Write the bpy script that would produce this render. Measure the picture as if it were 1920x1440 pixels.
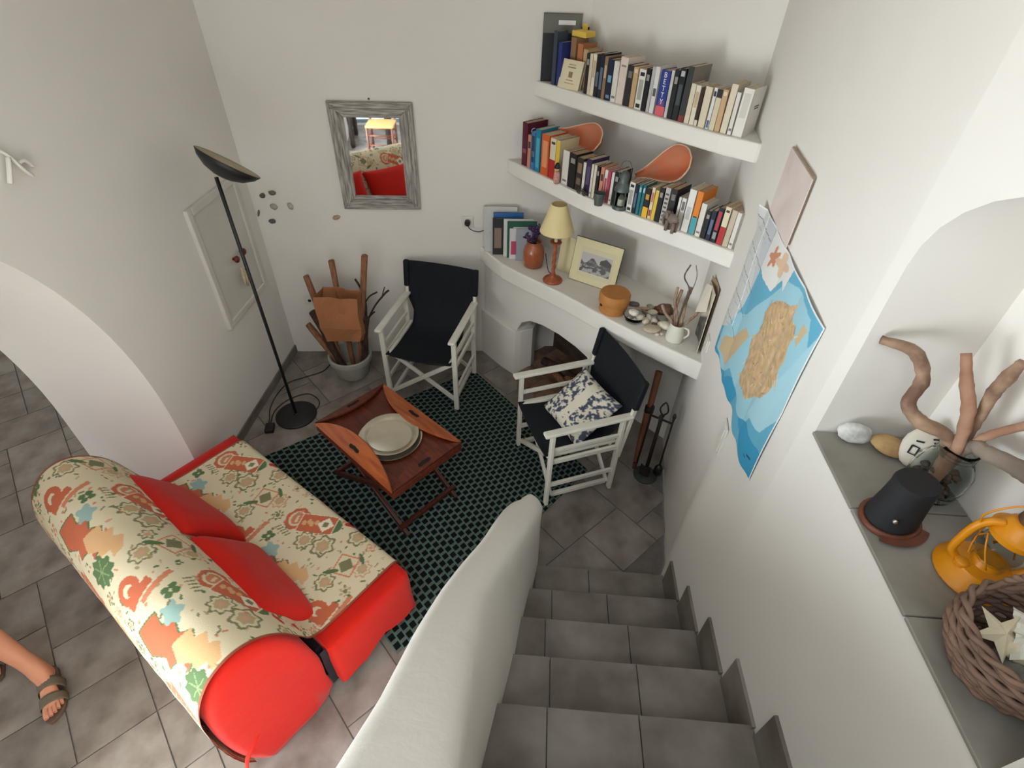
import bpy, bmesh, math, random
import numpy as np
from mathutils import Vector, Matrix, noise
from mathutils.geometry import tessellate_polygon

for o in list(bpy.data.objects):
    bpy.data.objects.remove(o, do_unlink=True)
SC = bpy.context.scene
COL = SC.collection
RNG = random.Random(7)

# ------------------------------------------------------------------ camera
CAM_H = 2.85
PITCH, ROLL, YAW = 0.7136, -0.039, -0.0427
_f = Vector((math.sin(YAW) * math.cos(PITCH), math.cos(YAW) * math.cos(PITCH), -math.sin(PITCH)))
_r = Vector((math.cos(YAW), -math.sin(YAW), 0))
_d = _f.cross(_r)
_cx = _r * math.cos(ROLL) + _d * math.sin(ROLL)
_cy = -_r * math.sin(ROLL) + _d * math.cos(ROLL)
cam_data = bpy.data.cameras.new('camera')
cam_data.sensor_width = 36.0
cam_data.lens = 1000.0 / 1920.0 * 36.0
cam_data.clip_start = 0.02
cam = bpy.data.objects.new('camera', cam_data)
COL.objects.link(cam)
mw = Matrix((( _cx.x, -_cy.x, -_f.x, 0.0), (_cx.y, -_cy.y, -_f.y, 0.0), (_cx.z, -_cy.z, -_f.z, CAM_H), (0, 0, 0, 1)))
cam.matrix_world = mw
SC.camera = cam

# ------------------------------------------------------------------ world, daylight, exposure
world = bpy.data.worlds.new('world')
SC.world = world
world.use_nodes = True
bg = world.node_tree.nodes['Background']
bg.inputs[0].default_value = (0.80, 0.90, 1.0, 1)
bg.inputs[1].default_value = 1.0
SC.view_settings.view_transform = 'Standard'
SC.view_settings.look = 'None'
SC.view_settings.gamma = 1.0
SC.view_settings.use_curve_mapping = False
SC.view_settings.exposure = 0.0


def area_light(name, loc, rot, sx, sy, power, color):
    L = bpy.data.lights.new(name, 'AREA')
    L.shape = 'RECTANGLE'
    L.size, L.size_y = sx, sy
    L.energy = power
    L.color = color
    o = bpy.data.objects.new(name, L)
    COL.objects.link(o)
    o.location = loc
    o.rotation_euler = rot
    return o


# daylight: deep-set glazed door beside the arch, garden window of the room beyond, rear door plus an added, unseen overhead fill above the stairs
DAY = (0.84, 0.938, 1.0)
area_light('daylight_side_door', (-2.66, -0.8, 0.95), (0, math.radians(-90), 0), 1.6, 1.8, 204, DAY)
area_light('daylight_garden_window', (-8.52, -1.6, 1.45), (0, math.radians(-90), 0), 2.3, 3.0, 145, DAY)
area_light('daylight_rear_door', (-1.35, -3.22, 1.25), (math.radians(90), 0, 0), 1.8, 2.3, 15, DAY)
area_light('added_overhead_fill', (-0.6, -0.9, 3.93), (0, 0, 0), 1.6, 1.6, 30, DAY)

# ------------------------------------------------------------------ helpers: materials


def lin(c):
    """sRGB hex or 0-255 triple -> linear rgba"""
    if isinstance(c, str):
        c = tuple(int(c[i:i + 2], 16) for i in (0, 2, 4))
    out = []
    for v in c[:3]:
        v = v / 255.0
        out.append(v / 12.92 if v <= 0.04045 else ((v + 0.055) / 1.055) ** 2.4)
    return (out[0], out[1], out[2], 1.0)


MATS = {}


def mat(name, color, rough=0.6, var=0.0, scale=8.0, bump=0.0, bump_scale=None, metal=0.0, color2=None,
        stretch=None, rnd=0.0, spec=None, detail=4.0, trans=0.0, coat=0.0, sheen=0.0):
    """principled material with object-space noise variation, optional bump and per-object random value"""
    if name in MATS:
        return MATS[name]
    m = bpy.data.materials.new(name)
    m.use_nodes = True
    nt = m.node_tree
    b = nt.nodes['Principled BSDF']
    c = lin(color)
    b.inputs['Base Color'].default_value = c
    b.inputs['Roughness'].default_value = rough
    b.inputs['Metallic'].default_value = metal
    if spec is not None:
        b.inputs['Specular IOR Level'].default_value = spec
    if trans:
        b.inputs['Transmission Weight'].default_value = trans
    if coat:
        b.inputs['Coat Weight'].default_value = coat
    if sheen:
        b.inputs['Sheen Weight'].default_value = sheen
    co = None
    if var or bump or color2:
        tc = nt.nodes.new('ShaderNodeTexCoord')
        mp = nt.nodes.new('ShaderNodeMapping')
        nt.links.new(tc.outputs['Object'], mp.inputs['Vector'])
        if stretch:
            mp.inputs['Scale'].default_value = stretch
        nz = nt.nodes.new('ShaderNodeTexNoise')
        nz.inputs['Scale'].default_value = scale
        nz.inputs['Detail'].default_value = detail
        nt.links.new(mp.outputs[0], nz.inputs['Vector'])
        if var or color2:
            rp = nt.nodes.new('ShaderNodeValToRGB')
            rp.color_ramp.elements[0].position = 0.33
            rp.color_ramp.elements[1].position = 0.67
            if color2 is not None:
                ca, cb = c, lin(color2)
            else:
                ca = tuple(max(0, x * (1 - var)) for x in c[:3]) + (1,)
                cb = tuple(min(1, x * (1 + var)) for x in c[:3]) + (1,)
            rp.color_ramp.elements[0].color = ca
            rp.color_ramp.elements[1].color = cb
            nt.links.new(nz.outputs['Fac'], rp.inputs['Fac'])
            co = rp.outputs['Color']
        if bump:
            bz = nz
            if bump_scale:
                bz = nt.nodes.new('ShaderNodeTexNoise')
                bz.inputs['Scale'].default_value = bump_scale
                bz.inputs['Detail'].default_value = 5
                nt.links.new(mp.outputs[0], bz.inputs['Vector'])
            bp = nt.nodes.new('ShaderNodeBump')
            bp.inputs['Strength'].default_value = bump
            bp.inputs['Distance'].default_value = 0.01
            nt.links.new(bz.outputs['Fac'], bp.inputs['Height'])
            nt.links.new(bp.outputs[0], b.inputs['Normal'])
    if rnd:
        oi = nt.nodes.new('ShaderNodeObjectInfo')
        mr = nt.nodes.new('ShaderNodeMapRange')
        mr.inputs['To Min'].default_value = 1 - rnd
        mr.inputs['To Max'].default_value = 1 + rnd
        nt.links.new(oi.outputs['Random'], mr.inputs['Value'])
        mx = nt.nodes.new('ShaderNodeMix')
        mx.data_type = 'RGBA'
        mx.blend_type = 'MULTIPLY'
        mx.inputs['Factor'].default_value = 1
        if co is not None:
            nt.links.new(co, mx.inputs['A'])
        else:
            mx.inputs['A'].default_value = c
        nt.links.new(mr.outputs[0], mx.inputs['B'])
        co = mx.outputs['Result']
    if co is not None:
        nt.links.new(co, b.inputs['Base Color'])
    MATS[name] = m
    return m


def vcol_mat(name, rough=0.8, bump=0.0, bump_scale=300.0, sheen=0.0, spec=0.3):
    """material whose print comes from the mesh's colour attribute 'print', with a fine weave bump"""
    if name in MATS:
        return MATS[name]
    m = bpy.data.materials.new(name)
    m.use_nodes = True
    nt = m.node_tree
    b = nt.nodes['Principled BSDF']
    at = nt.nodes.new('ShaderNodeAttribute')
    at.attribute_name = 'print'
    nt.links.new(at.outputs['Color'], b.inputs['Base Color'])
    b.inputs['Roughness'].default_value = rough
    b.inputs['Specular IOR Level'].default_value = spec
    b.inputs['Sheen Weight'].default_value = sheen
    if bump:
        tc = nt.nodes.new('ShaderNodeTexCoord')
        nz = nt.nodes.new('ShaderNodeTexNoise')
        nz.inputs['Scale'].default_value = bump_scale
        nt.links.new(tc.outputs['Object'], nz.inputs['Vector'])
        bp = nt.nodes.new('ShaderNodeBump')
        bp.inputs['Strength'].default_value = bump
        bp.inputs['Distance'].default_value = 0.004
        nt.links.new(nz.outputs['Fac'], bp.inputs['Height'])
        nt.links.new(bp.outputs[0], b.inputs['Normal'])
    MATS[name] = m
    return m


# ------------------------------------------------------------------ helpers: objects


def tag(o, label=None, cat=None, group=None, kind=None):
    if label:
        o['label'] = label
    if cat:
        o['category'] = cat
    if group:
        o['group'] = group
    if kind:
        o['kind'] = kind
    return o


def thing(name, label, cat, loc=(0, 0, 0), rotz=0.0, group=None):
    o = bpy.data.objects.new(name, None)
    o.empty_display_size = 0.05
    COL.objects.link(o)
    o.location = loc
    o.rotation_euler = (0, 0, rotz)
    return tag(o, label, cat, group)


def link(name, me, parent=None, loc=None, rot=None):
    o = bpy.data.objects.new(name, me)
    COL.objects.link(o)
    if parent is not None:
        o.parent = parent
    if loc is not None:
        o.location = loc
    if rot is not None:
        o.rotation_euler = rot
    return o


class MB:
    """collects simple shapes into one mesh"""

    def __init__(self):
        self.v = []
        self.f = []

    def add(self, vs, fs):
        n = len(self.v)
        self.v += [tuple(map(float, p)) for p in vs]
        self.f += [tuple(i + n for i in f) for f in fs]
        return self

    def box(self, c, s, rot=None):
        hx, hy, hz = s[0] / 2, s[1] / 2, s[2] / 2
        vs = [Vector((x, y, z)) for z in (-hz, hz) for y in (-hy, hy) for x in (-hx, hx)]
        if rot is not None:
            R = rot if isinstance(rot, Matrix) else Matrix.Rotation(rot, 3, 'Z')
            vs = [R @ p for p in vs]
        vs = [p + Vector(c) for p in vs]
        return self.add(vs, [(0, 2, 3, 1), (4, 5, 7, 6), (0, 1, 5, 4), (2, 6, 7, 3), (0, 4, 6, 2), (1, 3, 7, 5)])

    def bar(self, p0, p1, w, t, up=(0, 0, 1)):
        """rectangular bar between two points; w across, t along the up direction"""
        p0, p1 = Vector(p0), Vector(p1)
        d = (p1 - p0)
        L = d.length
        d.normalize()
        upv = Vector(up)
        if abs(d.dot(upv)) > 0.97:
            upv = Vector((0, 1, 0))
        s = d.cross(upv).normalized()
        u = s.cross(d).normalized()
        R = Matrix((s, d, u)).transposed()
        return self.box((p0 + p1) / 2, (w, L, t), R)

    def prism(self, pts, z0, z1):
        """vertical prism from a 2-D outline"""
        n = len(pts)
        vs = [(p[0], p[1], z0) for p in pts] + [(p[0], p[1], z1) for p in pts]
        tri = tessellate_polygon([[Vector((p[0], p[1], 0)) for p in pts]])
        fs = [(a, b, c) for a, b, c in tri] + [(a + n, c + n, b + n) for a, b, c in tri]
        fs += [(i, (i + 1) % n, n + (i + 1) % n, n + i) for i in range(n)]
        return self.add(vs, fs)

    def extrude(self, pts, d, org=(0, 0, 0), ax=(1, 0, 0), ay=(0, 0, 1)):
        """polygon in the plane (ax, ay) at org, extruded by vector d"""
        org, ax, ay, d = Vector(org), Vector(ax), Vector(ay), Vector(d)
        n = len(pts)
        a = [org + ax * p[0] + ay * p[1] for p in pts]
        vs = a + [p + d for p in a]
        tri = tessellate_polygon([[Vector((p[0], p[1], 0)) for p in pts]])
        fs = [tuple(t) for t in tri] + [(t[0] + n, t[2] + n, t[1] + n) for t in tri]
        fs += [(i, (i + 1) % n, n + (i + 1) % n, n + i) for i in range(n)]
        return self.add(vs, fs)

    def tube(self, path, rad, n=8, caps=True, flat=1.0):
        path = [Vector(p) for p in path]
        m = len(path)
        if not hasattr(rad, '__len__'):
            rad = [rad] * m
        vs, fs = [], []
        ref = None
        for i, p in enumerate(path):
            t = (path[min(i + 1, m - 1)] - path[max(i - 1, 0)]).normalized()
            if ref is None:
                a = Vector((0, 0, 1)) if abs(t.z) < 0.9 else Vector((1, 0, 0))
                ref = t.cross(a).normalized()
            ref = (ref - t * ref.dot(t)).normalized()
            b = t.cross(ref)
            for k in range(n):
                an = 2 * math.pi * k / n
                vs.append(p + (ref * math.cos(an) + b * math.sin(an) * flat) * rad[i])
        for i in range(m - 1):
            for k in range(n):
                fs.append((i * n + k, i * n + (k + 1) % n, (i + 1) * n + (k + 1) % n, (i + 1) * n + k))
        if caps:
            fs.append(tuple(range(n - 1, -1, -1)))
            fs.append(tuple((m - 1) * n + k for k in range(n)))
        return self.add(vs, fs)

    def lathe(self, prof, n=24, c=(0, 0, 0), closed=False):
        """profile [(r, z)] revolved about z"""
        vs, fs = [], []
        m = len(prof)
        for r, z in prof:
            for k in range(n):
                an = 2 * math.pi * k / n
                vs.append((c[0] + r * math.cos(an), c[1] + r * math.sin(an), c[2] + z))
        for i in range(m - 1):
            for k in range(n):
                fs.append((i * n + k, i * n + (k + 1) % n, (i + 1) * n + (k + 1) % n, (i + 1) * n + k))
        if closed:
            for k in range(n):
                fs.append(((m - 1) * n + k, (m - 1) * n + (k + 1) % n, (k + 1) % n, k))
        else:
            if prof[0][0] > 1e-6:
                fs.append(tuple(range(n - 1, -1, -1)))
            if prof[-1][0] > 1e-6:
                fs.append(tuple((m - 1) * n + k for k in range(n)))
        return self.add(vs, fs)

    def grid(self, fn, nu, nv):
        vs = [fn(i / nu, j / nv) for j in range(nv + 1) for i in range(nu + 1)]
        fs = [(j * (nu + 1) + i, j * (nu + 1) + i + 1, (j + 1) * (nu + 1) + i + 1, (j + 1) * (nu + 1) + i)
              for j in range(nv) for i in range(nu)]
        return self.add(vs, fs)

    def blob(self, c, r, n=10, jit=0.0, seed=0, rot=None):
        """lumpy ellipsoid"""
        vs, fs = [], []
        rings = max(4, n // 2)
        for i in range(rings + 1):
            th = math.pi * i / rings
            for k in range(n):
                ph = 2 * math.pi * k / n
                p = Vector((math.sin(th) * math.cos(ph), math.sin(th) * math.sin(ph), math.cos(th)))
                s = 1 + jit * noise.noise(p * 1.7 + Vector((seed * 3.1, seed * 1.7, 0)))
                q = Vector((p.x * r[0], p.y * r[1], p.z * r[2])) * s
                if rot is not None:
                    q = rot @ q
                vs.append(q + Vector(c))
        for i in range(rings):
            for k in range(n):
                fs.append((i * n + k, (i + 1) * n + k, (i + 1) * n + (k + 1) % n, i * n + (k + 1) % n))
        return self.add(vs, fs)

    def mesh(self, name, mt=None, smooth=False):
        me = bpy.data.meshes.new(name)
        me.from_pydata(self.v, [], self.f)
        me.validate()
        bm = bmesh.new()
        bm.from_mesh(me)
        bmesh.ops.remove_doubles(bm, verts=bm.verts, dist=1e-6)
        bmesh.ops.recalc_face_normals(bm, faces=bm.faces)
        bm.to_mesh(me)
        bm.free()
        if mt is not None:
            me.materials.append(mt)
        if smooth:
            for p in me.polygons:
                p.use_smooth = True
        return me

    def obj(self, name, mt=None, parent=None, smooth=False, bevel=0.0, seg=2, sub=0, loc=None, rot=None, auto=None):
        me = self.mesh(name, mt, smooth)
        o = link(name, me, parent, loc, rot)
        if bevel:
            b = o.modifiers.new('bevel', 'BEVEL')
            b.width = bevel
            b.segments = seg
            b.limit_method = 'ANGLE'
            b.angle_limit = math.radians(40)
            b.harden_normals = False
        if sub:
            s = o.modifiers.new('subsurf', 'SUBSURF')
            s.levels = sub
            s.render_levels = sub
        if auto:
            me.set_sharp_from_angle(angle=math.radians(auto))
        return o


def fan_wall(name, outer, holes, org, ax, ay, mt, kind='structure', depth=None, hole_depth=None):
    """flat wall polygon (in ax, ay coordinates from org) with holes; reveals extruded by hole_depth vector"""
    org, ax, ay = Vector(org), Vector(ax), Vector(ay)
    loops = [outer] + holes
    tri = tessellate_polygon([[Vector((p[0], p[1], 0)) for p in lp] for lp in loops])
    flat = [p for lp in loops for p in lp]
    mb = MB()
    mb.add([org + ax * p[0] + ay * p[1] for p in flat], [tuple(t) for t in tri])
    if hole_depth is not None:
        hd = Vector(hole_depth)
        for h in holes:
            n = len(h)
            a = [org + ax * p[0] + ay * p[1] for p in h]
            mb.add(a + [p + hd for p in a], [(i, (i + 1) % n, n + (i + 1) % n, n + i) for i in range(n)])
    o = mb.obj(name, mt)
    if kind:
        o['kind'] = kind
    return o


def catmull(pts, n=8):
    P = [Vector(p) for p in pts]
    P = [P[0] * 2 - P[1]] + P + [P[-1] * 2 - P[-2]]
    out = []
    for i in range(1, len(P) - 2):
        for k in range(n):
            t = k / n
            a, b, c, d = P[i - 1], P[i], P[i + 1], P[i + 2]
            out.append(0.5 * ((2 * b) + (c - a) * t + (2 * a - 5 * b + 4 * c - d) * t * t + (3 * b - a - 3 * c + d) * t ** 3))
    out.append(P[-2])
    return out


def copy_tree(o, parent=None):
    c = o.copy()
    COL.objects.link(c)
    c.parent = parent
    for ch in list(o.children):
        copy_tree(ch, c)
    return c


def text_mesh(name, s, size, mt, parent, loc, rot, depth=0.0006, align='CENTER'):
    cu = bpy.data.curves.new(name, 'FONT')
    cu.body = s
    cu.size = size
    cu.extrude = depth
    cu.align_x = align
    cu.align_y = 'CENTER'
    cu.resolution_u = 2
    tmp = bpy.data.objects.new('tmp_text', cu)
    COL.objects.link(tmp)
    me = bpy.data.meshes.new_from_object(tmp)
    bpy.data.objects.remove(tmp, do_unlink=True)
    me.name = name
    me.materials.clear()
    me.materials.append(mt)
    return link(name, me, parent, loc, rot)


class Canvas:
    """paints flat print into an array used as a mesh colour attribute"""

    def __init__(self, w, h, nx, ny, base):
        self.w, self.h, self.nx, self.ny = w, h, nx, ny
        self.a = np.ones((ny, nx, 4), np.float32)
        self.a[..., :3] = lin(base)[:3]
        self.X, self.Y = np.meshgrid((np.arange(nx)) / (nx - 1) * w, (np.arange(ny)) / (ny - 1) * h)

    def put(self, m, c, al=1.0):
        c = np.array(lin(c)[:3], np.float32)
        self.a[m, :3] = self.a[m, :3] * (1 - al) + c * al

    def ell(self, x, y, rx, ry, c, ang=0.0, r0=0.0, al=1.0, lobes=0, amp=0.0):
        dx, dy = self.X - x, self.Y - y
        ca, sa = math.cos(ang), math.sin(ang)
        p, q = (dx * ca + dy * sa) / rx, (-dx * sa + dy * ca) / ry
        d = np.sqrt(p * p + q * q)
        if lobes:
            d = d / (1 + amp * np.cos(lobes * np.arctan2(q, p)))
        self.put((d <= 1) & (d >= r0), c, al)

    def rect(self, x, y, hx, hy, c, ang=0.0, r0=0.0, al=1.0):
        dx, dy = self.X - x, self.Y - y
        ca, sa = math.cos(ang), math.sin(ang)
        p, q = np.abs(dx * ca + dy * sa) / hx, np.abs(-dx * sa + dy * ca) / hy
        d = np.maximum(p, q)
        self.put((d <= 1) & (d >= r0), c, al)

    def poly(self, pts, c, al=1.0):
        m = np.zeros(self.X.shape, bool)
        n = len(pts)
        for i in range(n):
            x0, y0 = pts[i]
            x1, y1 = pts[(i + 1) % n]
            if y0 == y1:
                continue
            k = ((self.Y >= min(y0, y1)) & (self.Y < max(y0, y1)) & (self.X < (x1 - x0) * (self.Y - y0) / (y1 - y0) + x0))
            m ^= k
        self.put(m, c, al)

    def line(self, x0, y0, x1, y1, t, c, al=1.0):
        dx, dy = x1 - x0, y1 - y0
        L2 = dx * dx + dy * dy + 1e-12
        s = np.clip(((self.X - x0) * dx + (self.Y - y0) * dy) / L2, 0, 1)
        d = np.hypot(self.X - x0 - s * dx, self.Y - y0 - s * dy)
        self.put(d <= t, c, al)

    def attach(self, me):
        """grid vertices in row order (u fastest)"""
        at = me.color_attributes.new('print', 'FLOAT_COLOR', 'POINT')
        at.data.foreach_set('color', self.a.reshape(-1))


def printed_grid(name, fn, nx, ny, canvas, mt, parent=None, smooth=True, solid=0.0):
    """grid of nx*ny vertices (fn(u, v) -> point) carrying the canvas print"""
    vs = [tuple(fn(i / (nx - 1), j / (ny - 1))) for j in range(ny) for i in range(nx)]
    ii, jj = np.meshgrid(np.arange(nx - 1), np.arange(ny - 1))
    a = (jj * nx + ii).reshape(-1)
    fs = np.stack([a, a + 1, a + nx + 1, a + nx], 1).tolist()
    me = bpy.data.meshes.new(name)
    me.from_pydata(vs, [], fs)
    if smooth:
        me.polygons.foreach_set('use_smooth', [True] * len(me.polygons))
    me.materials.append(mt)
    canvas.attach(me)
    o = link(name, me, parent)
    if solid:
        s = o.modifiers.new('thickness', 'SOLIDIFY')
        s.thickness = solid
        s.offset = 0
    return o


# ================================================================== STRUCTURE
M_WALL = mat('white_plaster', (234, 228, 220), 0.9, var=0.02, scale=1.6, bump=0.28, bump_scale=7.0, spec=0.2)
M_WALL2 = mat('white_plaster_rough', (235, 229, 220), 0.9, var=0.025, scale=2.5, bump=0.4, bump_scale=14.0, spec=0.2)
M_TILE = mat('grey_slate_tile', (150, 141, 133), 0.42, scale=6.0, bump=0.12, bump_scale=22, color2=(112, 101, 92), rnd=0.13, spec=0.35)
M_GROUT = mat('grey_grout', (112, 106, 101), 0.9, var=0.1, scale=30)
M_TREAD = mat('grey_stair_tile', (140, 132, 124), 0.45, scale=5.0, bump=0.12, bump_scale=20, color2=(106, 97, 88), rnd=0.1, spec=0.35)
M_FRAME = mat('blue_grey_door_paint', (120, 140, 150), 0.5, var=0.05)
CEIL = 3.9
XL, XR = -2.02, 0.80
ARCH_T = 0.68
REAR = -3.2
XS = -8.5


def back_y(x):
    return 3.754 + 0.1113 * x


def right_x(y):
    return 0.921 + 0.1312 * (y - 2.08)


# ---- floor: grout bed and individual tiles laid at forty-five degrees
fl = MB()
fl.add([(XS, REAR, -0.006), (1.3, REAR, -0.006), (1.3, 4.2, -0.006), (XS, 4.2, -0.006)], [(0, 1, 2, 3)])
fl.add([(XS, REAR, -0.2), (1.3, REAR, -0.2), (1.3, 4.2, -0.2), (XS, 4.2, -0.2)], [(0, 3, 2, 1)])
floor = fl.obj('floor', M_GROUT)
floor['kind'] = 'structure'
CELL = 0.16
ANG = math.radians(-45)
ca, sa = math.cos(ANG), math.sin(ANG)
tile_meshes = {}


def tile_mesh(w, h):
    k = (w, h)
    if k not in tile_meshes:
        mb = MB()
        mb.box((w * CELL / 2, h * CELL / 2, -0.004), (w * CELL - 0.006, h * CELL - 0.006, 0.008))
        tile_meshes[k] = mb.mesh('floor_tile', M_TILE)
    return tile_meshes[k]


occ = set()
cnt = 0
rr = random.Random(11)
tiles_stuff = MB()
for j in range(-48, 30):
    for i in range(-60, 40):
        if (i, j) in occ:
            continue
        opts = [(3, 3)] * 4 + [(3, 2)] * 3 + [(2, 3)] * 2 + [(2, 2)] * 3 + [(1, 1)]
        rr.shuffle(opts)
        for w, h in opts + [(1, 2), (2, 1), (1, 1)]:
            if all((i + a, j + b) not in occ for a in range(w) for b in range(h)):
                break
        for a in range(w):
            for b in range(h):
                occ.add((i + a, j + b))
        u0, v0 = i * CELL + 0.05, j * CELL + 0.03
        x, y = u0 * ca - v0 * sa, u0 * sa + v0 * ca
        um, vm = u0 + w * CELL / 2, v0 + h * CELL / 2
        xm, ym = um * ca - vm * sa, um * sa + vm * ca
        inside = (-2.0 < xm < 0.95 and 0.15 < ym < back_y(xm) + 0.1) or (-3.9 < xm <= -2.0 and 0.2 < ym < 3.0)
        if xm > 0.0 and ym < 1.5:
            inside = False
        if inside and cnt < 295:
            o = link('floor_tile', tile_mesh(w, h), floor, (x, y, 0), (0, 0, ANG))
            cnt += 1
        elif -8.3 < xm < 0.9 and REAR < ym < 4.0:
            hw, hh = w * CELL / 2 - 0.003, h * CELL / 2 - 0.003
            tiles_stuff.box((xm, ym, -0.004), (2 * hw, 2 * hh, 0.008), ANG)
ts = tiles_stuff.obj('floor_tile_field', M_TILE, floor)
ts['kind'] = 'stuff'

# ---- left wall with the wide arch
AC, AA, AB = 1.14, 0.9, 1.55
arch = [(2.04, 0.0), (2.04, 0.3)]
for k in range(0, 49):
    t = math.pi * k / 48
    arch.append((AC + AA * math.cos(t), 0.6 + AB * math.sin(t)))
arch += [(0.24, 0.0)]
outer = [(3.60, 0.0), (3.60, CEIL), (REAR - 0.1, CEIL), (REAR - 0.1, 0.0)] + arch[::-1]
hwin = [(-1.7, 0.12), (0.1, 0.12), (0.1, 1.8), (-1.7, 1.8)]
loops = [outer, hwin]
tri = tessellate_polygon([[Vector((p[0], p[1], 0)) for p in lp] for lp in loops])
flat = [p for lp in loops for p in lp]
lw_mb = MB()
for xx in (XL, XL - ARCH_T):
    lw_mb.add([(xx, p[0], p[1]) for p in flat], [tuple(t) for t in tri])
for lp in loops:
    n = len(lp)
    lw_mb.add([(XL, p[0], p[1]) for p in lp] + [(XL - ARCH_T, p[0], p[1]) for p in lp], [(i, (i + 1) % n, n + (i + 1) % n, n + i) for i in range(n)])
wl = lw_mb.obj('wall_left', M_WALL)
wl['kind'] = 'structure'

# ---- back wall
bx0, bx1 = XL - 0.05, 0.36
bwm = MB()
bwm.grid(lambda u, v: (bx0 + (bx1 - bx0) * u, back_y(bx0 + (bx1 - bx0) * u), CEIL * v), 30, 40)
wb = bwm.obj('wall_back', M_WALL, smooth=True)
wb['kind'] = 'structure'
# corner chimney breast wall
CN, CD = Vector((0.69, 0.724, 0)).normalized(), Vector((0.724, -0.69, 0)).normalized()


def fp(s, c, z):
    """fireplace frame: s along the front, c inwards, z up"""
    p = CN * c + CD * s
    return Vector((p.x, p.y, z))


cw = MB()
cw.grid(lambda u, v: tuple(fp(-2.75 + 1.55 * u, 2.885, 0.95 + (CEIL - 0.95) * v)), 20, 30)
wc = cw.obj('wall_chimney', M_WALL, smooth=True)
wc['kind'] = 'structure'

# ---- right wall: upper plane, thicker plaster low down along the stairs, arched niche


def smooth01(t):
    t = max(0.0, min(1.0, t))
    return t * t * (3 - 2 * t)


def rwx(y, z):
    up = right_x(y) if y > 1.15 else XR
    up = max(up, XR)
    lo = XR + (right_x(y) - XR) * smooth01((y - 1.56) / 0.22)
    k = smooth01((z - 0.55) / 0.8)
    return lo * (1 - k) + up * k


rm = MB()
rm.grid(lambda u, v: (rwx(1.15 + 2.05 * u, CEIL * v), 1.15 + 2.05 * u, CEIL * v), 60, 60)
NZ = 1.80
niche = [(0.30, NZ), (1.09, NZ), (1.10, 2.31)]
for k in range(1, 16):
    t = math.pi * k / 16
    niche.append((0.70 + 0.40 * math.cos(t), 2.31 + 0.27 * math.sin(t)))
niche += [(0.30, 2.31)]
outer = [(REAR - 0.1, 0), (1.15, 0), (1.15, CEIL), (REAR - 0.1, CEIL)]
loops = [outer, niche]
tri = tessellate_polygon([[Vector((p[0], p[1], 0)) for p in lp] for lp in loops])
flat = [p for lp in loops for p in lp]
rm.add([(XR, p[0], p[1]) for p in flat], [tuple(t) for t in tri])
nb = len(niche)
ND = 0.27
rm.add([(XR, p[0], p[1]) for p in niche] + [(XR + ND, p[0], p[1]) for p in niche],
       [(i, (i + 1) % nb, nb + (i + 1) % nb, nb + i) for i in range(nb)])
ntri = tessellate_polygon([[Vector((p[0], p[1], 0)) for p in niche]])
rm.add([(XR + ND, p[0], p[1]) for p in niche], [tuple(t) for t in ntri])
wr = rm.obj('wall_right', M_WALL)
wr['kind'] = 'structure'
for p in wr.data.polygons:
    p.use_smooth = True
wr.data.set_sharp_from_angle(angle=math.radians(30))
# slate slabs on the niche floor
M_NICHE = mat('niche_slate', (156, 151, 142), 0.35, scale=6.0, bump=0.08, bump_scale=25, color2=(130, 125, 116), rnd=0.06)
for y0, y1 in ((0.302, 0.565), (0.568, 0.83), (0.833, 1.088)):
    MB().box((XR + ND / 2 - 0.004, (y0 + y1) / 2, NZ + 0.004), (ND + 0.006, y1 - y0, 0.010)).obj('sill_tile', M_NICHE, wr, bevel=0.002)
NZ = 1.809

# ---- rear wall with the two door openings, ceiling, walls of the room beyond the arch
fan_wall('wall_rear', [(XS, 0), (1.3, 0), (1.3, CEIL), (XS, CEIL)],
         [[(-2.25, 0.02), (-0.45, 0.02), (-0.45, 2.4), (-2.25, 2.4)]],
         (0, REAR, 0), (1, 0, 0), (0, 0, 1), M_WALL, hole_depth=(0, -0.3, 0))
fan_wall('ceiling', [(XS, REAR), (1.3, REAR), (1.3, 4.2), (XS, 4.2)], [[(-1.4, -1.7), (0.2, -1.7), (0.2, -0.1), (-1.4, -0.1)]], (0, 0, CEIL), (1, 0, 0), (0, 1, 0), M_WALL, hole_depth=(0, 0, 0.25))
wf = MB()
for y in (-1.67, -0.9, -0.13):
    wf.box((-0.6, y, CEIL + 0.12), (1.6, 0.05, 0.05))
wf.obj('fill_light_opening', M_FRAME)['kind'] = 'structure'  # bars across the unseen ceiling opening added for the overhead fill
fan_wall('wall_far', [(XS, 0), (-2.6, 0), (-2.6, CEIL), (XS, CEIL)], [], (0, 4.1, 0), (1, 0, 0), (0, 0, 1), M_WALL)
fan_wall('wall_side', [(REAR, 0), (4.2, 0), (4.2, CEIL), (REAR, CEIL)], [[(-3.1, 0.3), (-0.1, 0.3), (-0.1, 2.6), (-3.1, 2.6)]], (XS, 0, 0), (0, 1, 0), (0, 0, 1), M_WALL)
wf = MB()
for x in (-2.22, -1.35, -0.48):
    wf.box((x, REAR - 0.12, 1.2), (0.07, 0.06, 2.4))
wf.box((-1.35, REAR - 0.12, 2.37), (1.8, 0.06, 0.07)).box((-1.35, REAR - 0.12, 0.10), (1.8, 0.06, 0.16))
wf.obj('door_1', M_FRAME)['kind'] = 'structure'
wf = MB()
for y in (-3.07, -2.1, -1.1, -0.13):
    wf.box((XS - 0.12, y, 1.45), (0.06, 0.06, 2.3))
wf.box((XS - 0.12, -1.6, 2.57), (0.06, 3.0, 0.06)).box((XS - 0.12, -1.6, 0.33), (0.06, 3.0, 0.06))
wf.obj('window_2', M_FRAME)['kind'] = 'structure'
wf = MB()
for y in (-1.67, -0.8, 0.07):
    wf.box((XL - ARCH_T - 0.03, y, 0.96), (0.05, 0.06, 1.68))
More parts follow.
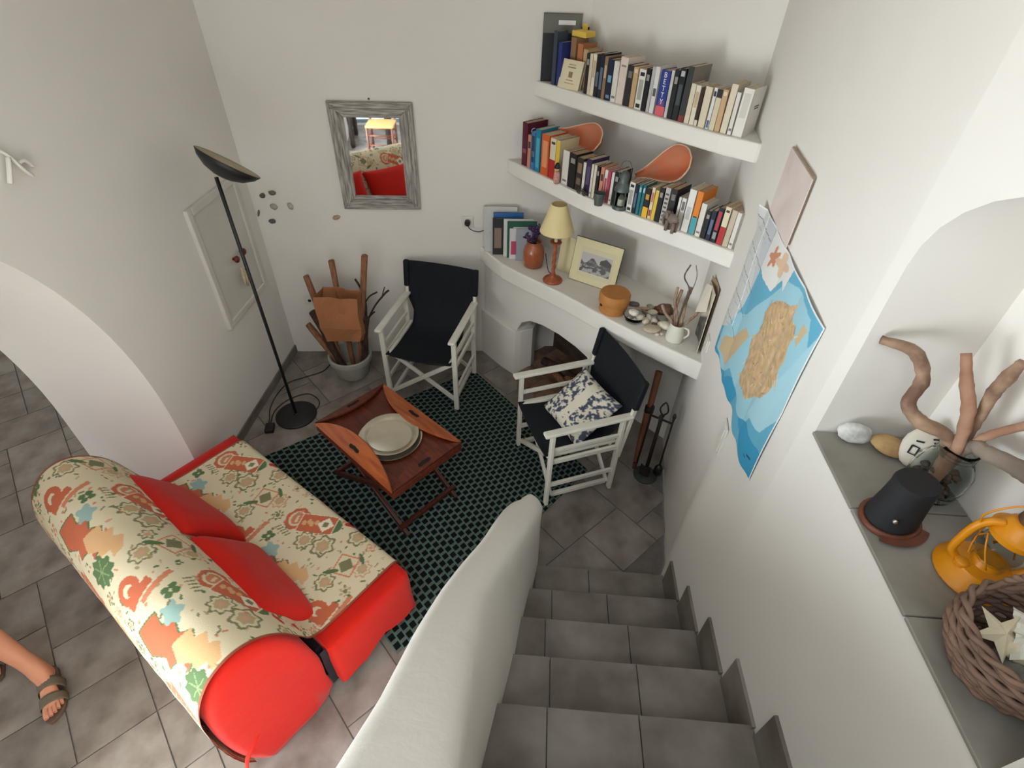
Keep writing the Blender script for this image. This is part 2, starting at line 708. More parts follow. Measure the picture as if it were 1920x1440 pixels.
wf.box((XL - ARCH_T - 0.03, -0.8, 1.77), (0.05, 1.8, 0.06)).box((XL - ARCH_T - 0.03, -0.8, 0.15), (0.05, 1.8, 0.06))
wf.obj('door_3', M_FRAME)['kind'] = 'structure'

# ---- tile skirting along the left and back walls
sk = MB()
sk.box((XL + 0.006, (2.06 + 3.53) / 2, 0.035), (0.012, 3.53 - 2.06, 0.075))
sk.obj('baseboard_left', M_TREAD, bevel=0.002)['kind'] = 'structure'

# ---- staircase
RISE, RUN, Y1 = 0.18, 0.234, 1.577
stair = thing('staircase', 'steep staircase of grey slate tiles climbing between the parapet and right wall', 'staircase', (0.4, 1.577, 0))
inv = Matrix.Translation((-0.4, -1.577, 0))


def place(o):
    """keep world coordinates for a mesh parented under the stair Empty"""
    o.data.transform(inv)
    return o


body = MB()
SX0, SX1 = -0.10, 0.80
NS = 11
pts = [(1.57, 0)]
for i in range(1, NS + 1):
    yi = Y1 - RUN * (i - 1) - 0.01
    pts += [(yi, RISE * i - 0.012), (yi - RUN if i < NS else REAR + 0.02, RISE * i - 0.012)]
pts += [(REAR + 0.02, 0)]
body.extrude(pts, (SX1 - SX0, 0, 0), (SX0, 0, 0), (0, 1, 0), (0, 0, 1))
place(body.obj('stair_body', M_GROUT, stair))
rj = random.Random(3)
for i in range(1, NS + 1):
    yi = Y1 - RUN * (i - 1)
    z = RISE * i
    y0 = yi - RUN + 0.002
    if i == NS:
        y0 = yi - 0.6
    j1 = [0.22, 0.30, 0.26, 0.27, 0.25, 0.27, 0.28, 0.2, 0.3, 0.25, 0.3][i - 1]
    j2 = j1 + [0.29, 0.27, 0.36, 0.33, 0.30, 0.34, 0.32, 0.34, 0.3, 0.3, 0.3][i - 1]
    for a, b in ((SX0, j1 - 0.12), (j1 - 0.12, j2 - 0.12), (j2 - 0.12, SX1)):
        w = b - a - 0.003
        place(MB().box(((a + b) / 2, (y0 + yi) / 2, z - 0.006), (w, yi - y0, 0.012)).obj('tread_tile', M_TREAD, stair, bevel=0.002))
        place(MB().box(((a + b) / 2, yi - 0.006, z - RISE / 2 - 0.006), (w, 0.012, RISE - 0.014)).obj('riser_tile', M_TREAD, stair))
    # skirting piece against the right wall, as high as the next tread
    place(MB().box((SX1 - 0.006, (y0 + yi) / 2 - 0.025, z + 0.1), (0.012, yi - y0 - 0.02, 0.2)).obj('skirting_tile', M_TREAD, stair))

# ---- parapet between stairs and sitting room, thick hand-shaped plaster
PAR = [  # y, left x, ridge x, inner base x, top z
    (1.74, -0.020, 0.108, 0.118, 0.555), (1.69, -0.062, 0.107, 0.118, 0.60), (1.60, -0.102, 0.090, 0.115, 0.662), (1.42, -0.140, 0.045, 0.085, 0.795),
    (1.25, -0.166, 0.005, 0.052, 0.926), (1.01, -0.226, -0.060, 0.022, 1.11), (0.85, -0.258, -0.095, 0.005, 1.234), (0.64, -0.288, -0.102, -0.035, 1.396),
    (0.43, -0.302, -0.100, -0.072, 1.558), (0.25, -0.330, -0.095, -0.080, 1.696), (-0.10, -0.340, -0.090, -0.080, 1.966), (-0.6, -0.340, -0.090, -0.080, 2.35),
    (-1.2, -0.340, -0.090, -0.080, 2.80), (-1.5, -0.34, -0.09, -0.08, 2.85), (REAR, -0.34, -0.09, -0.08, 2.85)]


def par_section(y, xl, xm, xb, zt):
    w = xm - xl
    pts = [(xl - 0.005, 0.0), (xl, zt * 0.6), (xl + 0.005, zt - 0.07), (xl + 0.10 * w, zt - 0.025), (xl + 0.28 * w, zt - 0.004),
           (xl + 0.52 * w, zt), (xl + 0.76 * w, zt - 0.008), (xl + 0.93 * w, zt - 0.028), (xm + 0.006, zt - 0.065), (xm + (xb - xm) * 0.35, zt - 0.17),
           (xm + (xb - xm) * 0.7, zt - 0.34 if zt > 0.7 else zt * 0.45), (xb, zt - 0.5 if zt > 0.7 else zt * 0.2), (xb, 0.0)]
    return [Vector((p[0], y, p[1])) for p in pts]


secs = []
PAR_A = np.array(PAR)
ys = [1.74, 1.735, 1.72, 1.70, 1.67, 1.63] + list(np.arange(1.58, -1.6, -0.06)) + [REAR]
rn = random.Random(5)
for y in ys:
    row = [np.interp(y, PAR_A[::-1, 0], PAR_A[::-1, k]) for k in range(1, 5)]
    secs.append(par_section(y, *row))
tipc = Vector((0.062, 1.76, 0))
pm = MB()
ns = len(secs[0])
vs = [p for s in secs for p in s]
fs = []
for a in range(len(secs) - 1):
    for k in range(ns - 1):
        fs.append((a * ns + k, a * ns + k + 1, (a + 1) * ns + k + 1, (a + 1) * ns + k))
pm.add(vs, fs)
nose = []
for k in range(ns):
    p = secs[0][k]
    nose.append(Vector((p.x * 0.42 + 0.050 * 0.58, 1.782, max(0, p.z - 0.02))))
ring = [Vector((p.x * 0.80 + 0.050 * 0.20, 1.764, max(0, p.z - 0.007))) for p in secs[0]]
pm.add(list(secs[0]) + ring, [(k, k + 1, ns + k + 1, ns + k) for k in range(ns - 1)])
pm.add(ring + nose, [(k, k + 1, ns + k + 1, ns + k) for k in range(ns - 1)])
pm.add(nose, [tuple(range(ns))])
wp = pm.obj('wall_stair', M_WALL2, smooth=True)
wp['kind'] = 'structure'

# ================================================================== FIREPLACE AND SHELVES
M_SOOT = mat('sooty_brick', (74, 58, 48), 0.95, var=0.35, scale=9, bump=0.4, bump_scale=18)
M_BRICK = mat('hearth_brick', (150, 112, 92), 0.9, scale=14, bump=0.2, bump_scale=40, color2=(120, 92, 78), rnd=0.22)
RC = Vector((1.035, 2.98, 0))
LC = Vector((0.239, 3.78, 0))
FO = fp(-2.1, 2.5, 0)
fire = thing('fireplace', 'white plastered corner fireplace with deep curved mantel and low arched opening', 'fireplace', FO)


def under(o, root):
    o.data.transform(Matrix.Translation(-root.location))
    return o


front = [(-0.46, 3.72), (-0.43, 3.69), (-0.35, 3.575), (-0.258, 3.455), (-0.14, 3.35), (-0.02, 3.255), (0.199, 3.075), (0.335, 2.945), (0.495, 2.80),
         (0.645, 2.672), (0.789, 2.558), (0.964, 2.426), (1.02, 2.42)]
mantel = front + [(1.09, 3.0), (0.26, 3.83), (-0.46, 3.76)]
under(MB().prism(mantel, 0.868, 0.99).obj('mantel', M_WALL2, fire, bevel=0.014, seg=3), fire)
# left pillar
pil = [tuple(fp(s, c, 0).xy) for s, c in ((-2.90, 2.385), (-2.60, 2.365), (-2.456, 2.372), (-2.43, 2.42), (-2.40, 2.52), (-2.44, 2.60), (-2.80, 2.60))]
under(MB().prism(pil, 0.0, 0.43).obj('pillar', M_WALL2, fire, bevel=0.045, seg=4), fire)
# hood with arched lower edge (front face polygon extruded inwards)
hood = [(-2.92, 0.87), (-2.92, 0.36), (-2.48, 0.36), (-2.455, 0.45), (-2.41, 0.53), (-2.33, 0.585), (-2.2, 0.617), (-2.02, 0.626), (-1.88, 0.612), (-1.76, 0.583),
        (-1.68, 0.50), (-1.64, 0.38), (-1.63, 0.0), (-1.52, 0.0), (-1.52, 0.87)]
under(MB().extrude(hood, CN * 0.16, CN * 2.402, CD, (0, 0, 1)).obj('hood', M_WALL2, fire, bevel=0.018, seg=3), fire)
# smoke chamber
ch = MB()
ch.add([fp(-2.62, 2.86, 0), fp(-1.60, 2.86, 0), fp(-1.60, 2.86, 0.87), fp(-2.62, 2.86, 0.87), fp(-2.62, 2.5, 0), fp(-2.62, 2.5, 0.87), fp(-1.60, 2.5, 0), fp(-1.60, 2.5, 0.87)],
       [(0, 1, 2, 3), (0, 3, 5, 4), (1, 6, 7, 2), (3, 2, 7, 5)])
under(ch.obj('firebox', M_SOOT, fire), fire)
# alcove to the right of the pier
al = MB()
al.add([fp(-1.56, 2.72, 0), fp(-1.0, 2.72, 0), fp(-1.0, 2.72, 0.87), fp(-1.56, 2.72, 0.87), fp(-1.56, 2.5, 0), fp(-1.56, 2.5, 0.87)], [(0, 1, 2, 3), (0, 3, 5, 4)])
under(al.obj('alcove', M_WALL2, fire), fire)
# hearth bricks
hb = MB().box((0, 0, 0), (0.094, 0.214, 0.05)).mesh('hearth_brick', M_BRICK)
for a in range(4):
    for b in range(9):
        p = fp((-2.36 if a < 1 else -2.47) + b * 0.097, 2.44 + a * 0.219 - (0.05 if b % 2 else 0), 0.025)
        o = link('hearth_brick', hb, fire, p - FO, (0, 0, math.atan2(CD.y, CD.x)))

M_SHELF = M_WALL2
top_front = [(-0.11, 3.76), (-0.075, 3.735), (0.06, 3.585), (0.173, 3.463), (0.358, 3.256), (0.609, 2.99), (0.832, 2.775), (0.985, 2.66), (1.05, 2.66)]
sh = MB().prism(top_front + [(1.10, 3.0), (0.26, 3.84), (-0.11, 3.78)], 2.022, 2.11).obj('plaster_shelf', M_SHELF, bevel=0.010, seg=2)
tag(sh, 'highest white plaster shelf across the chimney corner, lined with pale paperbacks', 'shelf', 'plaster bookshelves in the corner')
mid_front = [(-0.26, 3.74), (-0.235, 3.70), (-0.05, 3.48), (0.106, 3.305), (0.262, 3.12), (0.548, 2.872), (0.801, 2.666), (0.975, 2.515), (1.03, 2.51)]
sh = MB().prism(mid_front + [(1.10, 3.0), (0.26, 3.84), (-0.26, 3.76)], 1.545, 1.635).obj('plaster_shelf', M_SHELF, bevel=0.010, seg=2)
tag(sh, 'middle white plaster shelf holding books, two orange scoops and a small lantern', 'shelf', 'plaster bookshelves in the corner')

# ---- cupboard door set in the left wall
M_DOORW = mat('painted_door_white', (214, 208, 198), 0.6, var=0.03, scale=5)
cup = thing('door_2', None, None, (XL, 3.085, 1.15))
cup['kind'] = 'structure'
MB().box((0.004, 0, 0), (0.012, 0.50, 0.72)).obj('door_leaf', M_DOORW, cup, bevel=0.003)
for c, s in (((0.008, -0.275, 0), (0.03, 0.05, 0.82)), ((0.008, 0.275, 0), (0.03, 0.05, 0.82)), ((0.008, 0, 0.385), (0.03, 0.5, 0.05)), ((0.008, 0, -0.385), (0.03, 0.5, 0.05))):
    MB().box(c, s).obj('door_frame', M_DOORW, cup, bevel=0.008)
# ================================================================== RUG
M_RUG = bpy.data.materials.new('woven_rug_checks')
M_RUG.use_nodes = True
nt = M_RUG.node_tree
bsdf = nt.nodes['Principled BSDF']
bsdf.inputs['Roughness'].default_value = 0.95
bsdf.inputs['Specular IOR Level'].default_value = 0.1
at = nt.nodes.new('ShaderNodeAttribute')
at.attribute_name = 'weave'
sep = nt.nodes.new('ShaderNodeSeparateXYZ')
nt.links.new(at.outputs['Vector'], sep.inputs[0])


def nmath(nt, op, a, b=None, c=None):
    n = nt.nodes.new('ShaderNodeMath')
    n.operation = op
    for k, v in enumerate((a, b, c)):
        if v is None:
            continue
        if isinstance(v, (int, float)):
            n.inputs[k].default_value = v
        else:
            nt.links.new(v, n.inputs[k])
    return n.outputs[0]


def nmix(nt, fac, a, b):
    n = nt.nodes.new('ShaderNodeMix')
    n.data_type = 'RGBA'
    for key, v in (('Factor', fac), ('A', a), ('B', b)):
        if isinstance(v, (int, float, tuple)):
            n.inputs[key].default_value = v
        else:
            nt.links.new(v, n.inputs[key])
    return n.outputs['Result']


P = 0.042
col = nmath(nt, 'FLOOR', nmath(nt, 'DIVIDE', sep.outputs[0], P))
par = nmath(nt, 'MODULO', col, 2.0)
fx = nmath(nt, 'FRACT', nmath(nt, 'DIVIDE', sep.outputs[0], P))
fy = nmath(nt, 'FRACT', nmath(nt, 'ADD', nmath(nt, 'DIVIDE', sep.outputs[1], P * 1.15), nmath(nt, 'MULTIPLY', par, 0.5)))
dx = nmath(nt, 'ABSOLUTE', nmath(nt, 'SUBTRACT', fx, 0.5))
dy = nmath(nt, 'ABSOLUTE', nmath(nt, 'SUBTRACT', fy, 0.5))
blk = nmath(nt, 'MULTIPLY', nmath(nt, 'LESS_THAN', dx, 0.39), nmath(nt, 'LESS_THAN', dy, 0.32))
ring = nmath(nt, 'MULTIPLY', nmath(nt, 'LESS_THAN', dx, 0.46), nmath(nt, 'LESS_THAN', dy, 0.40))
redp = nmath(nt, 'MULTIPLY', nmath(nt, 'LESS_THAN', dx, 0.2), nmath(nt, 'GREATER_THAN', dy, 0.44))
c0 = nmix(nt, ring, lin((104, 110, 105)), lin((70, 112, 102)))
c1 = nmix(nt, redp, c0, lin((126, 80, 72)))
c2 = nmix(nt, blk, c1, lin((22, 24, 24)))
nt.links.new(c2, bsdf.inputs['Base Color'])
bp = nt.nodes.new('ShaderNodeBump')
bp.inputs['Strength'].default_value = 0.6
bp.inputs['Distance'].default_value = 0.004
nt.links.new(blk, bp.inputs['Height'])
nt.links.new(bp.outputs[0], bsdf.inputs['Normal'])

RUGQ = [Vector((-1.80, 2.34, 0)), Vector((-0.47, 3.42, 0)), Vector((0.44, 2.43, 0)), Vector((-0.58, 1.12, 0))]
NXR, NYR = 60, 60
vs, wv = [], []
for j in range(NYR + 1):
    for i in range(NXR + 1):
        u, v = i / NXR, j / NYR
        p = (RUGQ[0] * (1 - u) + RUGQ[1] * u) * (1 - v) + (RUGQ[3] * (1 - u) + RUGQ[2] * u) * v
        w = 0.004 * noise.noise(p * 2.3)
        vs.append((p.x, p.y, 0.010 + w))
        wv.append((u * 1.70, v * 1.55, 0))
me = bpy.data.meshes.new('rug')
me.from_pydata(vs, [], [(j * (NXR + 1) + i, (j + 1) * (NXR + 1) + i, (j + 1) * (NXR + 1) + i + 1, j * (NXR + 1) + i + 1) for j in range(NYR) for i in range(NXR)])
a = me.attributes.new('weave', 'FLOAT_VECTOR', 'POINT')
a.data.foreach_set('vector', [c for v in wv for c in v])
me.materials.append(M_RUG)
rug = link('rug', me)
sol = rug.modifiers.new('thickness', 'SOLIDIFY')
sol.thickness = 0.009
sol.offset = -1
tag(rug, 'black and teal checked woven rug under the tray table', 'rug')

# ================================================================== SOFA
M_RED = mat('red_cotton_cover', (196, 27, 12), 0.85, var=0.06, scale=3.0, bump=0.6, bump_scale=6, spec=0.2, sheen=0.1)
M_DARKCLOTH = mat('dark_sofa_lining', (30, 31, 40), 0.7, var=0.2, scale=20)
M_THROW = vcol_mat('tapestry_print', 0.9, 0.25, 260)
SO = Vector((-1.045, 0.608, 0))
SROT = math.atan2(-0.543, 0.84)
sofa = thing('sofa', 'low red-covered sofa bed with a fat rolled backrest', 'sofa', SO, SROT)
BACK = [(0.03, 0.02), (-0.02, 0.14), (-0.045, 0.32), (-0.05, 0.52), (-0.03, 0.68), (0.02, 0.79), (0.09, 0.845), (0.17, 0.845), (0.245, 0.79), (0.30, 0.70),
        (0.345, 0.58), (0.37, 0.46), (0.385, 0.34), (0.38, 0.18), (0.36, 0.03)]
cen = Vector((0.165, 0.38))
bm_ = MB()
SL = 1.50
secs = [(0.008, 0.55), (0.006, 0.85), (-0.001, 0.96), (-0.02, 1.0), (-0.4, 1.0), (-0.8, 1.0), (-1.2, 1.0), (-SL + 0.03, 1.0), (-SL + 0.002, 0.93), (-SL - 0.008, 0.8), (-SL - 0.012, 0.55)]
prof = catmull([(p[0], p[1], 0) for p in BACK + [BACK[0]]], 3)[:-1]
nP = len(prof)
vs = []
for x, s in secs:
    for p in prof:
        q = cen + (Vector((p.x, p.y)) - cen) * s
        if p.y < 0.06:
            q.y = p.y
        vs.append((x + 0.004 * noise.noise(Vector((x * 5, p.x * 6, p.y * 6))), q.x, max(0.005, q.y)))
fs = []
for a in range(len(secs) - 1):
    for k in range(nP):
        fs.append((a * nP + k, a * nP + (k + 1) % nP, (a + 1) * nP + (k + 1) % nP, (a + 1) * nP + k))
fs += [tuple(range(nP)), tuple((len(secs) - 1) * nP + k for k in range(nP))]
bm_.add(vs, fs)
bm_.obj('backrest', M_RED, sofa, smooth=True)
# seat block with a loose cover whose skirt hangs unevenly
seat = MB()


def skirt_z(t):
    return 0.07 + 0.05 * max(0, math.sin(t * 2.1 + 0.9)) + 0.006 * math.sin(t * 9)


ring_pts = []
x0, x1, y0, y1 = -SL, 0.02, 0.425, 0.90
loop = [(x0, y0), (x0, y1), (x1, y1), (x1, y0)]
per = []
for a in range(4):
    p, q = loop[a], loop[(a + 1) % 4]
    for k in range(14):
        t = k / 14
        per.append((p[0] + (q[0] - p[0]) * t, p[1] + (q[1] - p[1]) * t))
levels = [(0.0, None), (0.20, 1.012), (0.34, 1.006), (0.385, 0.996), (0.402, 0.97), (0.405, 0.90)]
mid = Vector(((x0 + x1) / 2, (y0 + y1) / 2))
vs = []
for li, (z, s) in enumerate(levels):
    for k, p in enumerate(per):
        q = Vector(p)
        if s is None:
            zz = skirt_z(k * 0.27) if p[0] > -0.3 else 0.03
            q = mid + (q - mid) * 1.02
        else:
            zz = z
            e = (1 - s) * 0.5
            q = Vector((q.x - e * (1 if q.x > mid.x else -1) * (abs(q.x - mid.x) > 0.7), q.y - e * (1 if q.y > mid.y else -1) * (abs(q.y - mid.y) > 0.25)))
        vs.append((q.x, q.y, zz))
nP = len(per)
fs = [(a * nP + k, a * nP + (k + 1) % nP, (a + 1) * nP + (k + 1) % nP, (a + 1) * nP + k) for a in range(len(levels) - 1) for k in range(nP)]
fs.append(tuple((len(levels) - 1) * nP + k for k in range(nP)))
seat.add(vs, fs)
seat.obj('seat', M_RED, sofa, smooth=True)
MB().box((-SL / 2, 0.62, 0.19), (SL - 0.12, 0.46, 0.28)).obj('base_frame', M_DARKCLOTH, sofa, bevel=0.01)
MB().grid(lambda u, v: (-0.022 + 0.008 * math.sin(9 * v), 0.392 + 0.07 * u, 0.03 + 0.34 * v), 4, 8).obj('lining', M_DARKCLOTH, sofa, smooth=True)
# trailing tie at the near rear corner
tie = [(0.0, 0.05, 0.30), (0.012, -0.03, 0.22), (0.02, -0.06, 0.12), (0.03, -0.055, 0.03), (0.10, -0.05, 0.008), (0.17, -0.035, 0.006)]
MB().tube(catmull(tie, 5), [0.012] * 11 + [0.014] * 8 + [0.012, 0.010, 0.009, 0.008, 0.006, 0.005, 0.004], 6, flat=0.3).obj('tie', M_RED, sofa, smooth=True)

# ---- patterned throw lying over backrest and seat
TPROF = [(-0.012, 0.075), (-0.045, 0.18), (-0.062, 0.34), (-0.064, 0.52), (-0.044, 0.69), (0.012, 0.802), (0.088, 0.858), (0.172, 0.858), (0.252, 0.802), (0.312, 0.71),
         (0.356, 0.60), (0.395, 0.50), (0.45, 0.432), (0.53, 0.416), (0.64, 0.413), (0.76, 0.413), (0.86, 0.411), (0.90, 0.402), (0.916, 0.376), (0.922, 0.335)]
tp = catmull([(p[0], p[1], 0) for p in TPROF], 24)
seg = [0.0]
for a, b in zip(tp[:-1], tp[1:]):
    seg.append(seg[-1] + (b - a).length)
TL = seg[-1]
NXT, NYT = 300, 440
TW = 1.45
cv = Canvas(TW, TL, NXT, NYT, (218, 204, 172))
CR, TE, TE2, OL, GR, PE, RD, PK, BL = (218, 204, 172), (196, 104, 72), (206, 130, 96), (128, 124, 90), (92, 116, 76), (216, 170, 122), (196, 62, 48), (206, 160, 130), (150, 176, 168)
TPER = 0.60


def motif(cv, ox, oy):
    # serrated terracotta band with a green rim and peach field
    pts = [(0.02, 0.03), (0.10, 0.00), (0.17, 0.05), (0.20, 0.03), (0.23, 0.09), (0.28, 0.08), (0.27, 0.13), (0.20, 0.16), (0.17, 0.13), (0.12, 0.15), (0.10, 0.11), (0.05, 0.12)]
    cv.poly([(ox + p[0] * 1.06 - 0.008, oy + p[1] * 1.12 - 0.008) for p in pts], GR)
    cv.poly([(ox + p[0], oy + p[1]) for p in pts], TE)
    cv.poly([(ox + 0.16 + p[0] * 0.7, oy + 0.07 + p[1] * 0.8) for p in pts], PE)
    cv.ell(ox + 0.10, oy + 0.155, 0.035, 0.028, BL, 0, lobes=5, amp=0.2)
    cv.ell(ox + 0.34, oy + 0.07, 0.055, 0.045, GR, 0.4, lobes=9, amp=0.12)
    for k in range(6):
        a = k * math.pi / 3 + 0.4
        cv.line(ox + 0.34, oy + 0.07, ox + 0.34 + 0.045 * math.cos(a), oy + 0.07 + 0.036 * math.sin(a), 0.002, (140, 160, 110))
    # clover and small strokes
    for dx_, dy_ in ((0.012, 0.012), (-0.012, 0.012), (0.012, -0.012), (-0.012, -0.012)):
        cv.ell(ox + 0.03 + dx_, oy + 0.19 + dy_, 0.011, 0.011, GR)
    for k in range(5):
        cv.line(ox + 0.015 + 0.018 * k, oy + 0.235, ox + 0.024 + 0.018 * k, oy + 0.255, 0.003, OL)
    # octagon ring
    cv.ell(ox + 0.055, oy + 0.32, 0.048, 0.052, TE, 0.3, lobes=8, amp=0.04)
    cv.ell(ox + 0.055, oy + 0.32, 0.034, 0.036, CR, 0.3)
    cv.ell(ox + 0.055, oy + 0.32, 0.024, 0.028, TE2, 0.3)
    cv.line(ox + 0.05, oy + 0.33, ox + 0.063, oy + 0.308, 0.005, CR)
    # terracotta panel with a diamond, green base
    cv.ell(ox + 0.185, oy + 0.37, 0.075, 0.045, GR, 0.5)
    cv.rect(ox + 0.155, oy + 0.355, 0.078, 0.042, TE, 0.5)
    cv.rect(ox + 0.155, oy + 0.355, 0.082, 0.046, (236, 224, 196), 0.5, r0=0.95)
    cv.rect(ox + 0.19, oy + 0.375, 0.026, 0.026, (236, 226, 200), 0.5 + 0.785)
    cv.rect(ox + 0.19, oy + 0.375, 0.012, 0.012, OL, 0.5)
    for k in range(4):
        cv.ell(ox + 0.10 + 0.016 * k, oy + 0.325 + 0.01 * (k % 2) + 0.008 * k, 0.009, 0.013, PE, 0.7)
    # flowers
    for fx_, fy_, r_, c_, n_ in ((0.18, 0.27, 0.038, OL, 8), (0.27, 0.30, 0.045, OL, 6), (0.42, 0.20, 0.036, OL, 7), (0.50, 0.33, 0.034, PK, 8), (0.36, 0.42, 0.038, OL, 6)):
        cv.ell(ox + fx_, oy + fy_, r_, r_, c_, 0.2, lobes=n_, amp=0.14, r0=0.0)
        cv.ell(ox + fx_, oy + fy_, r_ * 0.80, r_ * 0.80, CR, 0.2, lobes=n_, amp=0.14)
        cv.ell(ox + fx_, oy + fy_, r_ * 0.58, r_ * 0.58, (186, 164, 124), 0.2, lobes=n_, amp=0.1)
        cv.ell(ox + fx_, oy + fy_, r_ * 0.25, r_ * 0.25, PK)
    # framed diamond with leaves
    cv.rect(ox + 0.43, oy + 0.30, 0.044, 0.044, TE2, 0.35, r0=0.86)
    cv.rect(ox + 0.43, oy + 0.30, 0.024, 0.024, OL, 0.35 + 0.785)
    cv.ell(ox + 0.40, oy + 0.245, 0.03, 0.009, GR, 0.8)
    cv.ell(ox + 0.46, oy + 0.36, 0.028, 0.008, GR, -0.4)
    # scroll
    cv.ell(ox + 0.50, oy + 0.10, 0.045, 0.042, TE, r0=0.45)
    cv.rect(ox + 0.545, oy + 0.12, 0.016, 0.05, TE, 0.2)
    cv.ell(ox + 0.515, oy + 0.108, 0.016, 0.014, TE)
    cv.rect(ox + 0.57, oy + 0.17, 0.010, 0.055, TE2, 0.2)
    # peach flowers with a stem and hearts
    cv.ell(ox + 0.09, oy + 0.50, 0.050, 0.046, PE, 0.1, lobes=7, amp=0.2)
    cv.ell(ox + 0.09, oy + 0.50, 0.014, 0.014, TE)
    cv.line(ox + 0.24, oy + 0.50, ox + 0.27, oy + 0.45, 0.004, GR)
    cv.ell(ox + 0.275, oy + 0.445, 0.020, 0.015, RD, 0.5, lobes=2, amp=0.25)
    cv.ell(ox + 0.245, oy + 0.475, 0.024, 0.007, GR, 0.1)
    cv.ell(ox + 0.30, oy + 0.53, 0.017, 0.013, RD, 0.2, lobes=3, amp=0.3)
    # slanted rust band
    cv.poly([(ox + p[0], oy + p[1]) for p in ((0.38, 0.50), (0.57, 0.46), (0.585, 0.50), (0.56, 0.52), (0.58, 0.545), (0.42, 0.585), (0.43, 0.56), (0.39, 0.55))], (190, 112, 84))
    for k in range(6):
        cv.line(ox + 0.41 + 0.026 * k, oy + 0.51 - 0.005 * k, ox + 0.425 + 0.026 * k, oy + 0.555 - 0.006 * k, 0.002, (222, 164, 130))
    # vine
    px, py = ox + 0.30, oy + 0.58
    for k in range(8):
        nx_, ny_ = px + 0.012 + 0.008 * math.sin(k * 2), py - 0.012 + 0.01 * math.cos(k * 1.7)
        cv.line(px, py, nx_, ny_, 0.0022, OL)
        cv.ell(nx_ + 0.006, ny_ + 0.006, 0.0055, 0.0055, GR)
        px, py = nx_, ny_


class Big:
    """scales motif coordinates and sizes before painting"""
    K = 1.2

    def poly(self, pts, c):
        cv.poly([(p[0] * self.K, p[1] * self.K) for p in pts], c)

    def ell(self, x, y, rx, ry, c, ang=0.0, **kw):
        cv.ell(x * self.K, y * self.K, rx * self.K * 1.12, ry * self.K * 1.12, c, ang, **kw)

    def rect(self, x, y, hx, hy, c, ang=0.0, **kw):
        cv.rect(x * self.K, y * self.K, hx * self.K * 1.06, hy * self.K * 1.06, c, ang, **kw)

    def line(self, x0, y0, x1, y1, t, c):
        cv.line(x0 * self.K, y0 * self.K, x1 * self.K, y1 * self.K, t * self.K * 1.1, c)


for bj in range(4):
    for bi in range(-1, 4):
        motif(Big(), bi * TPER + 0.02 + (0.22 if bj % 2 else 0.0), bj * TPER - 0.05)
rq_ = random.Random(8)
for k in range(900):
    x, y = rq_.uniform(0, TW), rq_.uniform(0, TL)
    i, j = int(x / TW * (NXT - 1)), int(y / TL * (NYT - 1))
    w_ = 8
    sub = cv.a[max(0, j - w_):j + w_, max(0, i - w_):i + w_, 0]
    if np.abs(sub - lin(CR)[0]).max() < 0.01:
        c_ = rq_.choice([OL, OL, (186, 164, 126), TE2, PK, GR])
        r_ = rq_.uniform(0.020, 0.032)
        n_ = rq_.choice([4, 5, 6, 8])
        cv.ell(x, y, r_, r_, c_, rq_.uniform(0, 3), lobes=n_, amp=0.22)
        cv.ell(x, y, r_ * 0.7, r_ * 0.7, CR, 0, lobes=n_, amp=0.22)
        cv.ell(x, y, r_ * 0.45, r_ * 0.45, rq_.choice([(186, 164, 126), PK, OL]), 0)
rp_ = random.Random(2)
for k in range(1100):
    x, y = rp_.uniform(0, TW), rp_.uniform(0, TL)
    i, j = int(x / TW * (NXT - 1)), int(y / TL * (NYT - 1))
    if abs(cv.a[j, i, 0] - lin(CR)[0]) < 0.01:
        cv.ell(x, y, rp_.uniform(0.005, 0.015), rp_.uniform(0.003, 0.007), rp_.choice([OL, OL, GR, TE2, PK, (172, 150, 112)]), rp_.uniform(0, 3))
# plain edge hems
cv.rect(0.0, TL / 2, 0.010, TL, (150, 84, 62))
cv.rect(TW, TL / 2, 0.010, TL, (150, 84, 62))


def throw_pt(u, v):
    s = v * TL
    k = min(len(tp) - 2, int(np.searchsorted(seg, s, 'right') - 1))
    t = (s - seg[k]) / max(1e-6, seg[k + 1] - seg[k])
    p = tp[k].lerp(tp[k + 1], t)
    tan = (tp[k + 1] - tp[k]).normalized()
    nrm = Vector((-tan.y, tan.x, 0))
    near = -0.012 if s < 1.25 else -0.012 - 0.05 * smooth01((s - 1.25) / 0.25)
    far = -1.455 + 0.05 * smooth01((s - 1.1) / 0.3)
    x = far + (near - far) * u
    off = 0.004 + 0.006 * max(0, noise.noise(Vector((x * 3.2, s * 3.0, 1.3)))) + 0.002 * noise.noise(Vector((x * 14, s * 14, 0)))
    q = p + nrm * off
    return (x, q.x, q.y)


throw = thing('throw', 'cream tapestry throw with terracotta and green motifs covering the sofa', 'throw', SO, SROT)
printed_grid('cloth', throw_pt, NXT, NYT, cv, M_THROW, throw)


def pillow(name, w, h, t, mt, n=22, pinch=0.10, seed=0):
    """soft square pillow lying in the local xy plane"""
    mb = MB()
    for sgn in (1, -1):
        def fn(u, v, sgn=sgn):
            a, b = 2 * u - 1, 2 * v - 1
            e = (max(0, 1 - a ** 4) * max(0, 1 - b ** 4)) ** 0.55
            px = 1 - pinch * (1 - b * b) * 0.0 - pinch * (1 - abs(b) ** 2) * abs(a) ** 3
            py = 1 - pinch * (1 - abs(a) ** 2) * abs(b) ** 3
            wob = 0.06 * noise.noise(Vector((a * 1.6 + seed, b * 1.6, sgn * 2)))
            return (a * w / 2 * px, b * h / 2 * py, sgn * t / 2 * e * (1 + wob))
        mb.grid(fn, n, n)
    return mb.mesh(name, mt, True)


def basis(x, y):
    x = Vector(x).normalized()
    y = Vector(y)
    y = (y - x * y.dot(x)).normalized()
    return Matrix((x, y, x.cross(y))).transposed()


